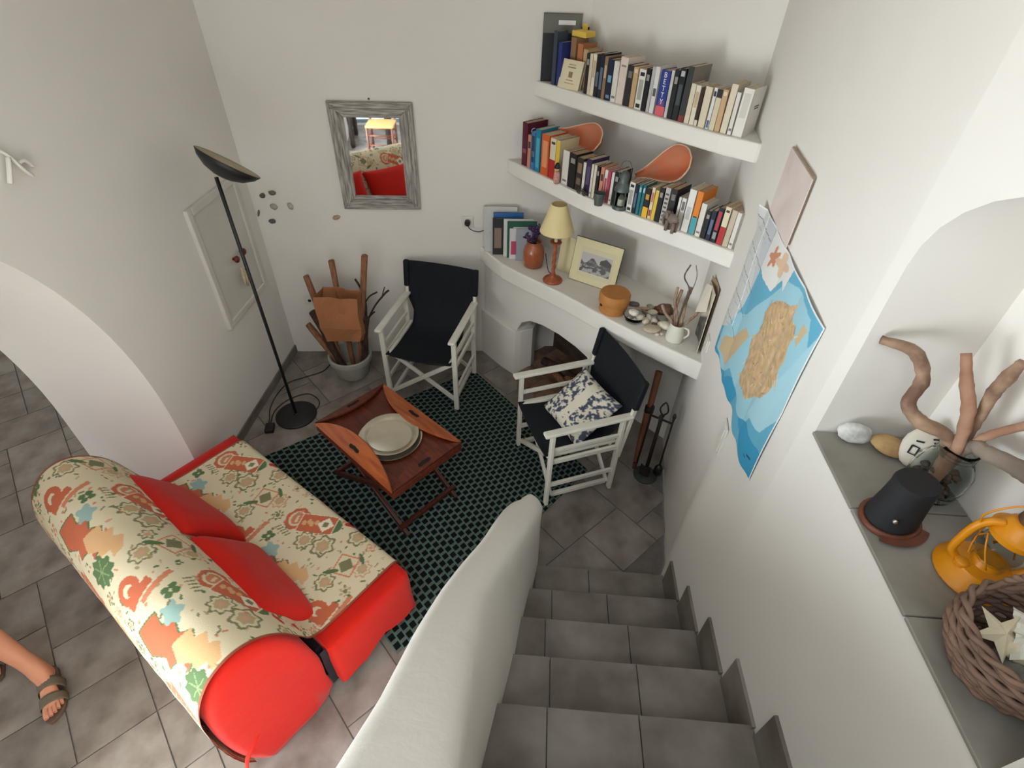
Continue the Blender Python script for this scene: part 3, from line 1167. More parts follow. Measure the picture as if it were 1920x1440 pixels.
def sofa_to_world(p):
    return Matrix.Translation(SO) @ Matrix.Rotation(SROT, 4, 'Z') @ Vector(p)


for k, (xc, vc, zc, w, rotn, lab) in enumerate(((-1.06, 0.385, 0.560, 0.66, 0.05, 'plain red cushion leaning on the sofa back nearest the arch'),
                                                (-0.43, 0.395, 0.545, 0.60, -0.03, 'plain red cushion leaning on the sofa back nearest the stair parapet'))):
    me = pillow('cushion', w, 0.40, 0.15, M_RED, seed=k * 5, pinch=0.08)
    o = link('cushion', me)
    R = basis((1, rotn * 2, rotn), (0, -0.52, 0.85))
    o.matrix_world = Matrix.Translation(sofa_to_world((xc, vc, zc))) @ Matrix.Rotation(SROT, 4, 'Z') @ R.to_4x4()
    tag(o, lab, 'cushion', 'red cushions on the sofa')

# ================================================================== BUTLER TRAY TABLE
M_WOOD = mat('mahogany', (108, 48, 30), 0.35, scale=3.0, color2=(76, 31, 20), stretch=(2, 14, 14), bump=0.05, spec=0.4)
M_WOODLIT = mat('mahogany_lit_flap', (180, 96, 46), 0.38, scale=3.0, color2=(146, 70, 34), stretch=(2, 14, 14), bump=0.05, spec=0.4)  # lit copy of mahogany: side light on the long flaps put into the colour
M_WOODD = mat('mahogany_dark', (86, 36, 24), 0.4, scale=4, color2=(62, 26, 18), stretch=(2, 14, 14))
M_HOLE = mat('slot_shadow_dark', (24, 12, 8), 0.9)
TC = Vector((-0.834, 2.187, 0))
TROT = math.atan2(-0.471, 0.589)
TZ = 0.49
table = thing('tray_table', 'small mahogany butler tray table with hinged flaps on folding legs', 'table', TC, TROT)
LX, LY = 0.377, 0.255
MB().box((0, 0, TZ - 0.008), (2 * LX - 0.01, 2 * LY - 0.01, 0.016)).obj('tray', M_WOOD, table, bevel=0.003)
MB().box((0, -LY + 0.006, TZ - 0.03), (2 * LX, 0.014, 0.05)).box((0, LY - 0.006, TZ - 0.03), (2 * LX, 0.014, 0.05)) \
    .box((-LX + 0.006, 0, TZ - 0.03), (0.014, 2 * LY, 0.05)).box((LX - 0.006, 0, TZ - 0.03), (0.014, 2 * LY, 0.05)).obj('apron', M_WOOD, table, bevel=0.003)


def flap(name, half, sag, org, ax, inward, tilt, mt):
    """segment-shaped flap hinged along ax at org, arc towards the tray centre, tilted up"""
    ax, inw = Vector(ax), Vector(inward)
    ay = inw * math.cos(tilt) + Vector((0, 0, 1)) * math.sin(tilt)
    nrm = ax.cross(ay)
    if nrm.z < 0:
        nrm = -nrm
    pts = [(-half, 0), (half, 0)]
    for k in range(1, 24):
        t = k / 24
        pts.append((half * (1 - 2 * t), sag * (1 - (1 - 2 * t) ** 2) ** 0.9))
    f = MB().extrude(pts, nrm * 0.012, Vector(org), ax, ay).obj(name, mt, table, bevel=0.002)
    sl = MB()
    cc = Vector(org) + ay * sag * 0.42 + nrm * 0.013
    sl_pts = [(-0.045, -0.006), (-0.03, -0.012), (0.0, -0.008), (0.03, -0.012), (0.045, -0.004), (0.04, 0.010), (0.012, 0.012), (0, 0.016), (-0.012, 0.012), (-0.04, 0.010)]
    me = sl.extrude(sl_pts, nrm * 0.0012, cc, ax, ay).mesh('hand_slot', M_HOLE)
    s = link('hand_slot', me, f)
    return f


flap('flap', LX, 0.125, (0, -LY, TZ + 0.004), (1, 0, 0), (0, 1, 0), math.radians(48), M_WOODLIT)
flap('flap', LX, 0.125, (0, LY, TZ + 0.004), (-1, 0, 0), (0, -1, 0), math.radians(12), M_WOODLIT)
flap('flap', LY, 0.085, (-LX, 0, TZ + 0.004), (0, -1, 0), (1, 0, 0), math.radians(14), M_WOOD)
flap('flap', LY, 0.085, (LX, 0, TZ + 0.004), (0, 1, 0), (-1, 0, 0), math.radians(5), M_WOOD)
for sy in (-1, 1):
    yy = sy * (LY - 0.035)
    for sx in (-1, 1):
        y2 = yy - sy * (0.024 if sx > 0 else 0.0)
        MB().bar((sx * (LX - 0.01), y2, 0.016), (-sx * (LX - 0.03), y2, TZ - 0.03), 0.022, 0.034).obj('leg', M_WOODD, table, bevel=0.003)
for sx in (-1, 1):
    MB().bar((sx * (LX - 0.055), -LY + 0.03, 0.065), (sx * (LX - 0.055), LY - 0.03, 0.065), 0.024, 0.03).obj('stretcher', M_WOODD, table, bevel=0.003)
    MB().bar((sx * (LX - 0.05), -LY + 0.02, TZ - 0.05), (sx * (LX - 0.05), LY - 0.02, TZ - 0.05), 0.022, 0.03).obj('stretcher', M_WOODD, table, bevel=0.003)

M_PEWTER = mat('tarnished_silver', (206, 198, 180), 0.24, var=0.05, scale=12, metal=0.9)
for k, (r, dz, dx_, lab) in enumerate(((0.190, 0.0, 0.0, 'wide silver platter lying flat on the tray table, lower of the stacked pair'),
                                       (0.172, 0.016, -0.008, 'slightly smaller silver platter stacked on top of the other platter'))):
    pl_ = MB()
    pl_.lathe([(0.0, 0.0), (r * 0.72, 0.0), (r * 0.80, 0.006), (r * 0.97, 0.014), (r, 0.0165), (r, 0.0195), (r * 0.965, 0.0180), (r * 0.81, 0.010), (r * 0.79, 0.0065), (r * 0.73, 0.0035), (0.0, 0.0035)], 64)
    o = pl_.obj('platter', M_PEWTER, None, smooth=True, auto=50)
    o.location = Matrix.Translation(TC) @ Matrix.Rotation(TROT, 4, 'Z') @ Vector((0.045 + dx_, -0.012 - dx_ * 0.5, TZ + 0.001 + dz))
    tag(o, lab, 'platter', 'stacked silver platters')

# ================================================================== DIRECTOR CHAIRS
M_WPAINT = mat('white_painted_wood', (226, 221, 208), 0.45, var=0.05, scale=12, bump=0.05)
M_CANVAS = mat('black_canvas', (24, 27, 32), 0.75, var=0.12, scale=40, bump=0.2, bump_scale=200, spec=0.25)


def director_chair(label, loc, rotz, group):
    t = thing('director_chair', label, 'chair', loc, rotz, group)
    W, YF, YR, AZ = 0.27, -0.235, 0.215, 0.635
    for sx in (-1, 1):
        x = sx * W
        MB().box((x, -0.01, AZ + 0.012), (0.052, 0.56, 0.024)).obj('armrest', M_WPAINT, t, bevel=0.010, seg=3)
        MB().bar((x, YF, 0.0), (x, YF, AZ), 0.036, 0.024, (0, 1, 0)).obj('leg', M_WPAINT, t, bevel=0.004)
        MB().bar((x, YR, 0.0), (x, YR, AZ), 0.036, 0.024, (0, 1, 0)).obj('leg', M_WPAINT, t, bevel=0.004)
        for z, h in ((0.40, 0.034), (0.185, 0.03), (0.50, 0.026)):
            MB().box((x, (YF + YR) / 2, z), (0.018, YR - YF - 0.01, h)).obj('side_rail', M_WPAINT, t, bevel=0.003)
        MB().bar((x, YR + 0.012, 0.30), (x, 0.295, 0.885), 0.024, 0.030, (0, 1, 0)).obj('back_post', M_WPAINT, t, bevel=0.006)
        # seat rail holding the sling
        MB().box((sx * 0.235, -0.02, 0.425), (0.026, 0.46, 0.022)).obj('seat_rail', M_WPAINT, t, bevel=0.004)
    for y in (YF + 0.028, YR - 0.028):
        for sx in (-1, 1):
            yy = y + (0.011 if sx > 0 else -0.011)
            MB().bar((sx * 0.255, yy, 0.05), (-sx * 0.24, yy, 0.415), 0.032, 0.018, (0, 1, 0)).obj('cross_leg', M_WPAINT, t, bevel=0.003)
    for sx in (-1, 1):
        MB().box((sx * 0.245, 0, 0.05), (0.024, YR - YF - 0.06, 0.030)).obj('foot_rail', M_WPAINT, t, bevel=0.003)
    # one-piece sling: wide sleeve at the top, waisted at arm height, wider seat
    path = catmull([(0.305, 0.90, 0), (0.295, 0.83, 0), (0.275, 0.72, 0), (0.255, 0.62, 0), (0.225, 0.52, 0), (0.165, 0.445, 0), (0.05, 0.415, 0), (-0.10, 0.418, 0), (-0.225, 0.435, 0), (-0.262, 0.437, 0)], 5)
    n = len(path)
    hw = [0.288, 0.288, 0.286, 0.262, 0.215, 0.208, 0.222, 0.236, 0.246, 0.248]

    def sl(u, v):
        k = min(n - 1, int(round(v * (n - 1))))
        p = path[k]
        w = float(np.interp(v * 9, range(10), hw))
        a = 2 * u - 1
        sag = -0.022 * (1 - a * a) * smooth01((v - 0.45) / 0.2) + 0.020 * (1 - a * a) * smooth01((0.6 - v) / 0.3)
        return (a * w, p.x + (sag if v < 0.5 else 0), p.y + (sag if v >= 0.5 else 0))
    s = MB().grid(sl, 14, n - 1).obj('canvas_sling', M_CANVAS, t, smooth=True)
    so = s.modifiers.new('thickness', 'SOLIDIFY')
    so.thickness = 0.006
    so.offset = 0
    # top sleeve around the posts
    MB().grid(lambda u, v: ((2 * u - 1) * 0.292, 0.300 - 0.02 * (1 - v) + 0.022 * math.cos(v * math.pi * 2), 0.81 + 0.09 * v), 8, 8)
    for sx in (-1, 1):
        MB().bar((sx * 0.272, 0.272, 0.70), (sx * 0.272, 0.302, 0.905), 0.040, 0.040, (0, 1, 0)).obj('sleeve', M_CANVAS, t, bevel=0.012, seg=3)
    return t


ch1 = director_chair('white-framed director chair with black canvas sling standing against the back wall', (-0.765, 3.215, 0.017), math.radians(-10), 'white director chairs')
ch2 = director_chair('white-framed director chair with black canvas sling in front of the fireplace, holding a toile cushion', (0.27, 2.455, 0.017), math.radians(-67.5), 'white director chairs')

# toile cushion on the second chair
NT = 90
cvp = Canvas(1, 1, NT, NT, (226, 219, 200))
for j in range(NT):
    for i in range(NT):
        x, y = i / NT, j / NT
        if 0.42 < x < 0.58:
            if not (0.47 < x < 0.55 and 0.2 < (y * 1.5) % 1 < 0.5 and noise.noise(Vector((x * 30, y * 30, 4))) > 0.25):
                continue
        n_ = noise.noise(Vector((x * 13, y * 13, 0))) + 0.6 * noise.noise(Vector((x * 29, y * 29, 7)))
        if n_ > 0.12:
            cvp.a[j, i, :3] = np.array(lin((74, 78, 94))[:3])
        elif n_ > -0.02:
            cvp.a[j, i, :3] = np.array(lin((150, 152, 158))[:3])
M_TOILE = vcol_mat('toile_print', 0.9, 0.1, 200)


def pil_fn(sgn):
    def fn(u, v):
        a, b = 2 * u - 1, 2 * v - 1
        e = (max(0, 1 - a ** 4) * max(0, 1 - b ** 4)) ** 0.6
        return (a * 0.215 * (1 - 0.06 * (1 - b * b) * abs(a) ** 3), b * 0.19 * (1 - 0.06 * (1 - a * a) * abs(b) ** 3), sgn * 0.055 * e)
    return fn


cu = thing('cushion', 'small cream cushion with blue-grey toile print on the director chair', 'cushion', (0, 0, 0))
for sgn in (1, -1):
    printed_grid('cushion_side', pil_fn(sgn), NT, NT, cvp, M_TOILE, cu)
R2 = Matrix.Rotation(math.radians(-67.5), 4, 'Z')
Rl = basis((1, 0.12, 0.05), (0, 0.80, 0.60)).to_4x4()
cu.matrix_world = Matrix.Translation((0.27, 2.455, 0.017)) @ R2 @ Matrix.Translation((-0.01, 0.075, 0.525)) @ Rl

# ================================================================== FLOOR LAMP
M_BLACK = mat('black_metal', (24, 25, 27), 0.45, var=0.1, scale=30, spec=0.5)
M_LAMPIN = mat('lamp_dish_lining', (176, 160, 124), 0.5)
lamp = thing('floor_lamp', 'tall black uplighter floor lamp with tilted dish beside the left wall', 'floor lamp', (-1.728, 2.763, 0))
MB().lathe([(0.0, 0.0), (0.147, 0.0), (0.147, 0.012), (0.140, 0.018), (0.02, 0.020), (0.014, 0.030), (0.0, 0.030)], 48).obj('base', M_BLACK, lamp, smooth=True, auto=40)
MB().tube([(0, 0, 0.02), (-0.004, -0.003, 0.9), (-0.009, -0.006, 1.775)], 0.0105, 12).obj('pole', M_BLACK, lamp, smooth=True)
dish = MB().lathe([(0.0, 0.0), (0.05, 0.004), (0.10, 0.022), (0.145, 0.055), (0.166, 0.085), (0.162, 0.087), (0.14, 0.060), (0.097, 0.029), (0.05, 0.011), (0.0, 0.008)], 40)
d_ = dish.obj('dish', M_BLACK, lamp, smooth=True)
inn = MB().lathe([(0.0, 0.0085), (0.05, 0.0115), (0.097, 0.0295), (0.14, 0.0605), (0.161, 0.0868)], 40).obj('dish_lining', M_LAMPIN, d_, smooth=True)
axis = Vector((0.42, 0.42, 0.80)).normalized()
d_.matrix_local = Matrix.Translation((0.018, 0.006, 1.772)) @ Vector((0, 0, 1)).rotation_difference(axis).to_matrix().to_4x4() @ Matrix.Translation((0.0, 0, 0))
M_CORD = mat('black_rubber_cord', (26, 26, 27), 0.6)
o_ = Vector((-1.728, 2.763, 0))
c1_ = [(-1.60, 3.47, 0.02), (-1.662, 3.413, 0.006), (-1.705, 3.284, 0.005), (-1.828, 3.192, 0.005), (-1.926, 3.114, 0.005), (-1.96, 2.979, 0.005), (-1.952, 2.82, 0.005), (-1.908, 2.70, 0.005), (-1.885, 2.62, 0.015)]
c2_ = [(-1.60, 2.835, 0.006), (-1.60, 2.90, 0.005), (-1.635, 2.955, 0.005), (-1.707, 3.0, 0.005), (-1.766, 2.99, 0.005), (-1.824, 2.948, 0.005), (-1.877, 2.88, 0.005), (-1.905, 2.773, 0.005), (-1.87, 2.62, 0.015)]
for c in (c1_, c2_):
    MB().tube(catmull([Vector(p) - o_ for p in c], 8), 0.004, 6).obj('cable', M_CORD, lamp, smooth=True)
MB().box((-0.132, -0.163, 0.018), (0.062, 0.085, 0.035), 0.25).obj('dimmer', M_BLACK, lamp, bevel=0.008, seg=3)

# ================================================================== POT WITH FIREWOOD
M_POT = mat('grey_white_glazed_pot', (172, 172, 162), 0.4, var=0.06, scale=10, spec=0.4)
M_LOG = mat('split_firewood', (168, 118, 84), 0.85, scale=6, color2=(126, 82, 58), stretch=(10, 10, 1.5), bump=0.3, bump_scale=20)
M_BARK = mat('dark_bark', (86, 60, 48), 0.9, scale=14, color2=(52, 36, 30), stretch=(4, 4, 1), bump=0.4)
M_TWIG = mat('dark_twig', (56, 42, 36), 0.85, var=0.2, scale=20)
M_BAG = mat('brown_kraft_paper', (176, 116, 76), 0.85, var=0.06, scale=5, bump=0.5, bump_scale=6)
PC = Vector((-1.452, 3.300, 0))
pot = MB().lathe([(0.0, 0.0), (0.115, 0.0), (0.125, 0.01), (0.150, 0.13), (0.155, 0.145), (0.168, 0.150), (0.172, 0.165), (0.170, 0.195), (0.160, 0.202), (0.150, 0.196), (0.146, 0.16), (0.118, 0.03), (0.0, 0.025)], 40).obj('plant_pot', M_POT, None, smooth=True, auto=50)
pot.location = PC
tag(pot, 'grey-white glazed pot with thick rim, filled with firewood, in the back corner', 'pot')
logs = [((-1.50, 3.28, 0.03), (-1.68, 3.345, 0.855), 0.030, 'reddish firewood stick with charred tip, leaning furthest left from the pot', M_LOG),
        ((-1.45, 3.33, 0.03), (-1.487, 3.395, 0.965), 0.026, 'slim brown firewood stick standing upright behind the paper bag, left of the tallest stick', M_LOG),
        ((-1.40, 3.31, 0.03), (-1.233, 3.400, 1.02), 0.032, 'tallest firewood stick, light brown, rising from the pot by the chair', M_LOG),
        ((-1.38, 3.33, 0.03), (-1.262, 3.41, 0.90), 0.024, 'pale firewood stick pressed against the tallest stick in the pot', M_LOG),
        ((-1.52, 3.29, 0.03), (-1.73, 3.30, 0.46), 0.030, 'short brown firewood stick sticking out low on the left of the pot', M_LOG),
        ((-1.49, 3.25, 0.03), (-1.655, 3.27, 0.60), 0.034, 'dark brown firewood stick under the left edge of the paper bag', M_BARK),
        ((-1.36, 3.29, 0.03), (-1.27, 3.30, 0.55), 0.034, 'dark brown firewood stick behind the right edge of the paper bag', M_BARK)]
for p0_, p1_, r, lab, mt in logs:
    p0_, p1_ = Vector(p0_), Vector(p1_)
    m = MB()
    n = 6
    d = (p1_ - p0_)
    side = Vector((RNG.uniform(-1, 1), RNG.uniform(-1, 1), 0)) * 0.008
    path = [p0_ + d * (k / n) + side * math.sin(k * 1.9) - p0_ for k in range(n + 1)]
    m.tube(path, [r * RNG.uniform(0.9, 1.1) for _ in path], 6, flat=0.75)
    o = m.obj('firewood_stick', mt, None)
    o.location = p0_
    tag(o, lab, 'firewood', 'firewood in the pot')
tw = thing('dry_twig', 'dark forked twig spreading right of the pot towards the chair', 'twig', (-1.33, 3.33, 0.03))
for pts, r in (([(0, 0, 0), (0.02, 0.02, 0.35), (0.10, 0.05, 0.55), (0.20, 0.07, 0.68), (0.235, 0.08, 0.71)], 0.008), ([(0.02, 0.02, 0.35), (0.05, 0.05, 0.58), (0.03, 0.06, 0.72), (0.0, 0.06, 0.80)], 0.008),
               ([(0.045, 0.05, 0.60), (0.09, 0.05, 0.665), (0.15, 0.06, 0.70)], 0.006), ([(0.18, 0.07, 0.66), (0.20, 0.08, 0.72), (0.205, 0.08, 0.735)], 0.004), ([(0.03, 0.03, 0.45), (0.08, 0.05, 0.50), (0.11, 0.05, 0.53)], 0.006),
               ([(0.05, 0.05, 0.60), (0.02, 0.05, 0.66), (0.0, 0.05, 0.66)], 0.006)):
    MB().tube(catmull(pts, 4), r, 6).obj('branch', M_TWIG, tw, smooth=True)
# kraft paper bag wedged between the sticks: open box crumpled
bag = MB()
outl = [(-0.16, -0.05), (0.155, -0.06), (0.165, 0.07), (-0.15, 0.08)]


def bag_pt(k, z):
    t = (z - 0.36) / 0.41
    p = outl[k % 4]
    s = 0.86 + 0.14 * t
    return Vector((p[0] * s + 0.01 * math.sin(k * 2.3 + z * 9), p[1] * (0.8 + 0.2 * t), z + 0.03 * math.sin(k * 1.7) * (1 - t)))


rows = []
for zi in range(7):
    z = 0.36 + 0.41 * zi / 6
    row = []
    for k in range(4):
        a, b = bag_pt(k, z), bag_pt((k + 1) % 4, z)
        for q in range(6):
            p = a.lerp(b, q / 6)
            row.append(p + Vector((0.022 * noise.noise(p * 9), 0.030 * noise.noise(p * 7 + Vector((3, 0, 0))), 0.014 * noise.noise(p * 11))))
    rows.append(row)
nR = 24
vs = [p for r in rows for p in r]
fs = [(a * nR + k, a * nR + (k + 1) % nR, (a + 1) * nR + (k + 1) % nR, (a + 1) * nR + k) for a in range(6) for k in range(nR)]
fs.append(tuple(range(nR)))
bag.add(vs, fs)
bo = bag.obj('paper_bag', M_BAG)
bo.location = (-1.437, 3.265, 0.0)
so = bo.modifiers.new('thickness', 'SOLIDIFY')
so.thickness = 0.002
tag(bo, 'crumpled brown kraft paper bag stuffed with sticks above the pot', 'paper bag')
# ================================================================== MIRROR AND WALL ITEMS
M_SILVERW = mat('silvered_weathered_wood', (188, 182, 174), 0.55, scale=7, color2=(112, 104, 98), stretch=(1.2, 12, 12), bump=0.4, metal=0.12, detail=8)
M_SILVERV = mat('silvered_weathered_wood_upright', (188, 182, 174), 0.55, scale=7, color2=(112, 104, 98), stretch=(12, 12, 1.2), bump=0.4, metal=0.12, detail=8)
M_MIRROR = mat('mirror_glass', (232, 234, 234), 0.02, metal=1.0)
BWA = math.atan(0.1113)
mir = thing('wall_mirror', 'rectangular mirror in a distressed silver-grey wooden frame on the back wall', 'mirror', (-1.122, back_y(-1.122), 1.627), BWA)
W2, H2, FW = 0.268, 0.347, 0.092
for nm, pts in (('frame_rail', [(-W2, H2), (W2, H2), (W2 - FW, H2 - FW), (-W2 + FW, H2 - FW)]), ('frame_rail', [(-W2, -H2), (W2, -H2), (W2 - FW, -H2 + FW), (-W2 + FW, -H2 + FW)]),
                ('frame_stile', [(-W2, -H2), (-W2, H2), (-W2 + FW, H2 - FW), (-W2 + FW, -H2 + FW)]), ('frame_stile', [(W2, -H2), (W2, H2), (W2 - FW, H2 - FW), (W2 - FW, -H2 + FW)])):
    f = MB().extrude(pts, (0, -0.022, 0), (0, -0.003, 0), (1, 0, 0), (0, 0, 1)).obj(nm, M_SILVERW if nm == 'frame_rail' else M_SILVERV, mir, bevel=0.004)
    cx = sum(p[0] for p in pts) / 4
    cz = sum(p[1] for p in pts) / 4
    inner = [(cx + (p[0] - cx) * 0.985 if abs(cx) < 0.01 else cx + (p[0] - cx) * 0.42, cz + (p[1] - cz) * 0.42 if abs(cx) < 0.01 else cz + (p[1] - cz) * 0.985) for p in pts]
    inner = [(p[0] * 0.955, p[1] * 0.965) for p in inner]
    MB().extrude(inner, (0, -0.010, 0), (0, -0.024, 0), (1, 0, 0), (0, 0, 1)).obj('moulding', M_SILVERW if nm == 'frame_rail' else M_SILVERV, f, bevel=0.003)
MB().box((0, -0.008, 0), (2 * (W2 - FW) + 0.01, 0.006, 2 * (H2 - FW) + 0.01)).obj('glass', M_MIRROR, mir)
MB().tube([(0, 0.0, H2 + 0.012), (0, -0.02, H2 + 0.016)], 0.005, 8).obj('nail', M_BLACK, mir)

M_STONES = [mat('wall_stone_%d' % k, c, 0.8, var=0.1, scale=60) for k, c in enumerate(((96, 92, 86), (118, 108, 96), (176, 170, 158), (184, 178, 166), (88, 90, 92), (120, 112, 104), (176, 150, 126)))]
for k, (x, z, rx, rz, lab) in enumerate(((-1.935, 1.363, 0.022, 0.017, 'small dark oval pebble stuck on the back wall, upper left of the cluster'),
                                         (-1.865, 1.383, 0.026, 0.017, 'small brown-grey pebble stuck on the back wall, top right of the cluster'),
                                         (-1.879, 1.284, 0.026, 0.022, 'pale heart-shaped pebble stuck on the back wall in the middle of the cluster'),
                                         (-1.764, 1.289, 0.018, 0.026, 'pale upright pebble stuck on the back wall, rightmost of the corner cluster'),
                                         (-1.917, 1.177, 0.026, 0.018, 'dark blue-grey pebble stuck on the back wall, lowest of the cluster'),
                                         (-1.996, 1.236, 0.007, 0.026, 'thin upright sliver of stone on the back wall beside the corner'),
                                         (-1.462, 1.210, 0.030, 0.016, 'single pinkish oval pebble stuck on the wall just below the mirror'))):
    o = MB().blob((0, 0, 0), (rx, 0.012, rz), 12, 0.2, k).obj('wall_pebble', M_STONES[k], None, smooth=True)
    o.location = (x, back_y(x) - 0.006, z)
    o.rotation_euler = (0, 0.3 * (k % 3 - 1), BWA)
    tag(o, lab, 'pebble', 'pebbles stuck on the back wall')

M_SOCK = mat('white_plastic', (226, 222, 212), 0.4)


def socket(x, z, lab, plug):
    t = thing('wall_socket', lab, 'socket', (x, back_y(x), z), BWA, 'wall sockets on the back wall')
    MB().box((0, -0.006, 0), (0.082, 0.012, 0.082)).obj('plate', M_SOCK, t, bevel=0.004, seg=3)
    cup_ = MB()
    prof = [(0.027, 0.0), (0.027, 0.003), (0.022, 0.003), (0.021, -0.002), (0.0, -0.002)]
    c = cup_.lathe(prof, 24).obj('well', M_SOCK if plug else M_BLACK, t, smooth=True, auto=40)
    c.rotation_euler = (math.radians(90), 0, 0)
    c.location = (0, -0.0125, 0)
    if not plug:
        c.scale = (0.45, 0.45, 1)
    return t


s1 = socket(-0.528, 1.188, 'white wall socket with a black plug, beside the mantel magazines', True)
s2 = socket(-1.796, 0.517, 'empty white wall socket low on the wall behind the firewood pot', False)
pg = thing('power_plug', 'round black plug with thin cable running to the mantel', 'plug', (-0.528, back_y(-0.528) - 0.014, 1.188), BWA)
p_ = MB().lathe([(0.0, 0.0), (0.021, 0.0), (0.021, 0.028), (0.014, 0.034), (0.0, 0.034)], 20).obj('plug_body', M_BLACK, pg, smooth=True, auto=40)
p_.rotation_euler = (math.radians(90), 0, 0)
MB().tube(catmull([(0, -0.03, -0.005), (0.02, -0.03, -0.04), (0.08, -0.02, -0.065), (0.13, -0.012, -0.05), (0.16, -0.008, -0.04)], 6), 0.003, 6).obj('cable', M_CORD, pg, smooth=True)

# knobs and hanging tassel on the cupboard door
M_KNOB = mat('dark_red_lacquer', (112, 30, 28), 0.35)
M_STRAW = mat('straw_and_linen', (206, 190, 158), 0.9, var=0.1, scale=40)
for k, (y, z) in enumerate(((3.075, 1.112), (3.175, 1.117))):
    m = MB().lathe([(0.0, 0.0), (0.009, 0.002), (0.007, 0.012), (0.020, 0.020), (0.024, 0.030), (0.018, 0.040), (0.0, 0.043)], 16).obj('knob', M_KNOB, cup, smooth=True)
    m.rotation_euler = (0, math.radians(90), 0)
    m.location = (0.010, y - 3.085, z - 1.15)
tas = thing('hanging_charm', 'straw and shell charm with red beads hanging from the cupboard knob', 'ornament', (XL + 0.045, 3.085, 1.09))
MB().tube([(0, 0, 0.03), (0.003, 0.006, -0.03), (0.004, 0.010, -0.07)], 0.0025, 6).obj('string', M_STRAW, tas)
for k, (dy, z0, z1, r) in enumerate(((-0.012, -0.04, -0.17, 0.011), (0.010, -0.05, -0.19, 0.012), (0.03, -0.05, -0.16, 0.008))):
    MB().tube([(0, dy * 0.4, z0), (0.002, dy, (z0 + z1) / 2), (0, dy * 1.2, z1)], [r * 0.4, r, r * 0.5], 7).obj('straw_bundle', M_STRAW, tas, smooth=True)
for dy, z in ((0.035, -0.075), (0.04, -0.155)):
    MB().blob((0.004, dy, z), (0.008, 0.008, 0.009), 8).obj('bead', M_KNOB, tas, smooth=True)
# white relief ornament at the far left of the arch wall
orn = thing('wall_relief', 'white branch-like plaster relief on the wall above the arch', 'ornament', (XL, 1.93, 2.10))
for pts in ([(0.01, -0.06, 0.10), (0.02, 0.0, 0.04), (0.02, 0.03, -0.02), (0.015, 0.06, -0.06)], [(0.02, 0.0, 0.03), (0.025, -0.03, -0.01), (0.02, -0.05, -0.05)], [(0.02, 0.03, 0.0), (0.025, 0.055, 0.0), (0.02, 0.08, -0.03)]):
    MB().tube(catmull(pts, 5), 0.010, 7, flat=0.6).obj('relief_branch', M_WALL2, orn, smooth=True)

# ---- wall map
M_MAP = vcol_mat('map_print', 0.55, 0.0, spec=0.3)
MW, MH = 0.97, 0.70
NXM, NYM = 240, 180
mc = Canvas(MW, MH, NXM, NYM, (104, 176, 204))
SEA, SEA2, PALE, LAND = (104, 176, 204), (62, 156, 196), (160, 206, 220), (204, 172, 132)


def mv(pts):
    return [(p[0], p[1] - 1.30) for p in pts]


mc.poly(mv([(0.0, 1.30), (0.50, 1.30), (0.60, 1.48), (0.45, 1.42), (0.30, 1.33), (0.2, 1.42), (0.0, 1.38)]), SEA2)
mc.poly(mv([(0.62, 1.42), (0.80, 1.30), (0.97, 1.30), (0.97, 1.44)]), SEA2)
mc.poly(mv([(0.42, 1.40), (0.60, 1.36), (0.76, 1.42), (0.80, 1.50), (0.90, 1.52), (0.94, 1.70), (0.94, 1.90), (0.88, 1.97), (0.70, 1.98), (0.60, 1.95), (0.45, 1.80), (0.30, 1.66), (0.20, 1.60), (0.06, 1.44), (0.05, 1.33), (0.20, 1.30), (0.34, 1.40)]), PALE)
mc.poly(mv([(0.74, 1.45), (0.76, 1.54), (0.90, 1.80), (0.97, 1.98), (0.97, 1.62), (0.90, 1.50)]), (172, 214, 226))
land = [(0.502, 1.797), (0.56, 1.85), (0.637, 1.895), (0.69, 1.91), (0.743, 1.943), (0.75, 1.90), (0.772, 1.889), (0.80, 1.90), (0.833, 1.876), (0.82, 1.83), (0.844, 1.789), (0.83, 1.74), (0.841, 1.705), (0.83, 1.642),
        (0.79, 1.57), (0.736, 1.535), (0.66, 1.47), (0.579, 1.445), (0.53, 1.42), (0.482, 1.453), (0.50, 1.50), (0.488, 1.558), (0.46, 1.60), (0.459, 1.643), (0.50, 1.68), (0.504, 1.719), (0.48, 1.76)]
small = [(0.114, 1.401), (0.20, 1.47), (0.27, 1.55), (0.351, 1.615), (0.421, 1.616), (0.38, 1.55), (0.348, 1.49), (0.29, 1.43), (0.241, 1.356), (0.20, 1.35), (0.107, 1.326)]
mc.poly(mv(land), LAND)
mc.poly(mv(small), (206, 180, 140))
mc.poly(mv([(0.85, 1.94), (0.894, 1.937), (0.87, 1.86), (0.845, 1.88)]), (206, 184, 146))
la = lin(LAND)
for j in range(NYM):
    for i in range(NXM):
        if abs(mc.a[j, i, 2] - la[2]) < 0.03 and mc.a[j, i, 0] > 0.4:
            p = Vector((mc.X[j, i] * 34, mc.Y[j, i] * 34, 0))
            n_ = noise.noise(p) + 0.5 * noise.noise(p * 2.3)
            mc.a[j, i, :3] *= (1 + 0.30 * n_)
for k in range(90):
    a_, b_ = RNG.choice(land), RNG.choice(land)
    t = RNG.random()
    x, y = a_[0] * t + b_[0] * (1 - t), a_[1] * t + b_[1] * (1 - t) - 1.30
    mc.line(x, y, x + RNG.uniform(-0.03, 0.03), y + RNG.uniform(-0.03, 0.03), 0.0026, RNG.choice([(228, 208, 170), (176, 140, 108), (222, 180, 110), (168, 142, 114)]))
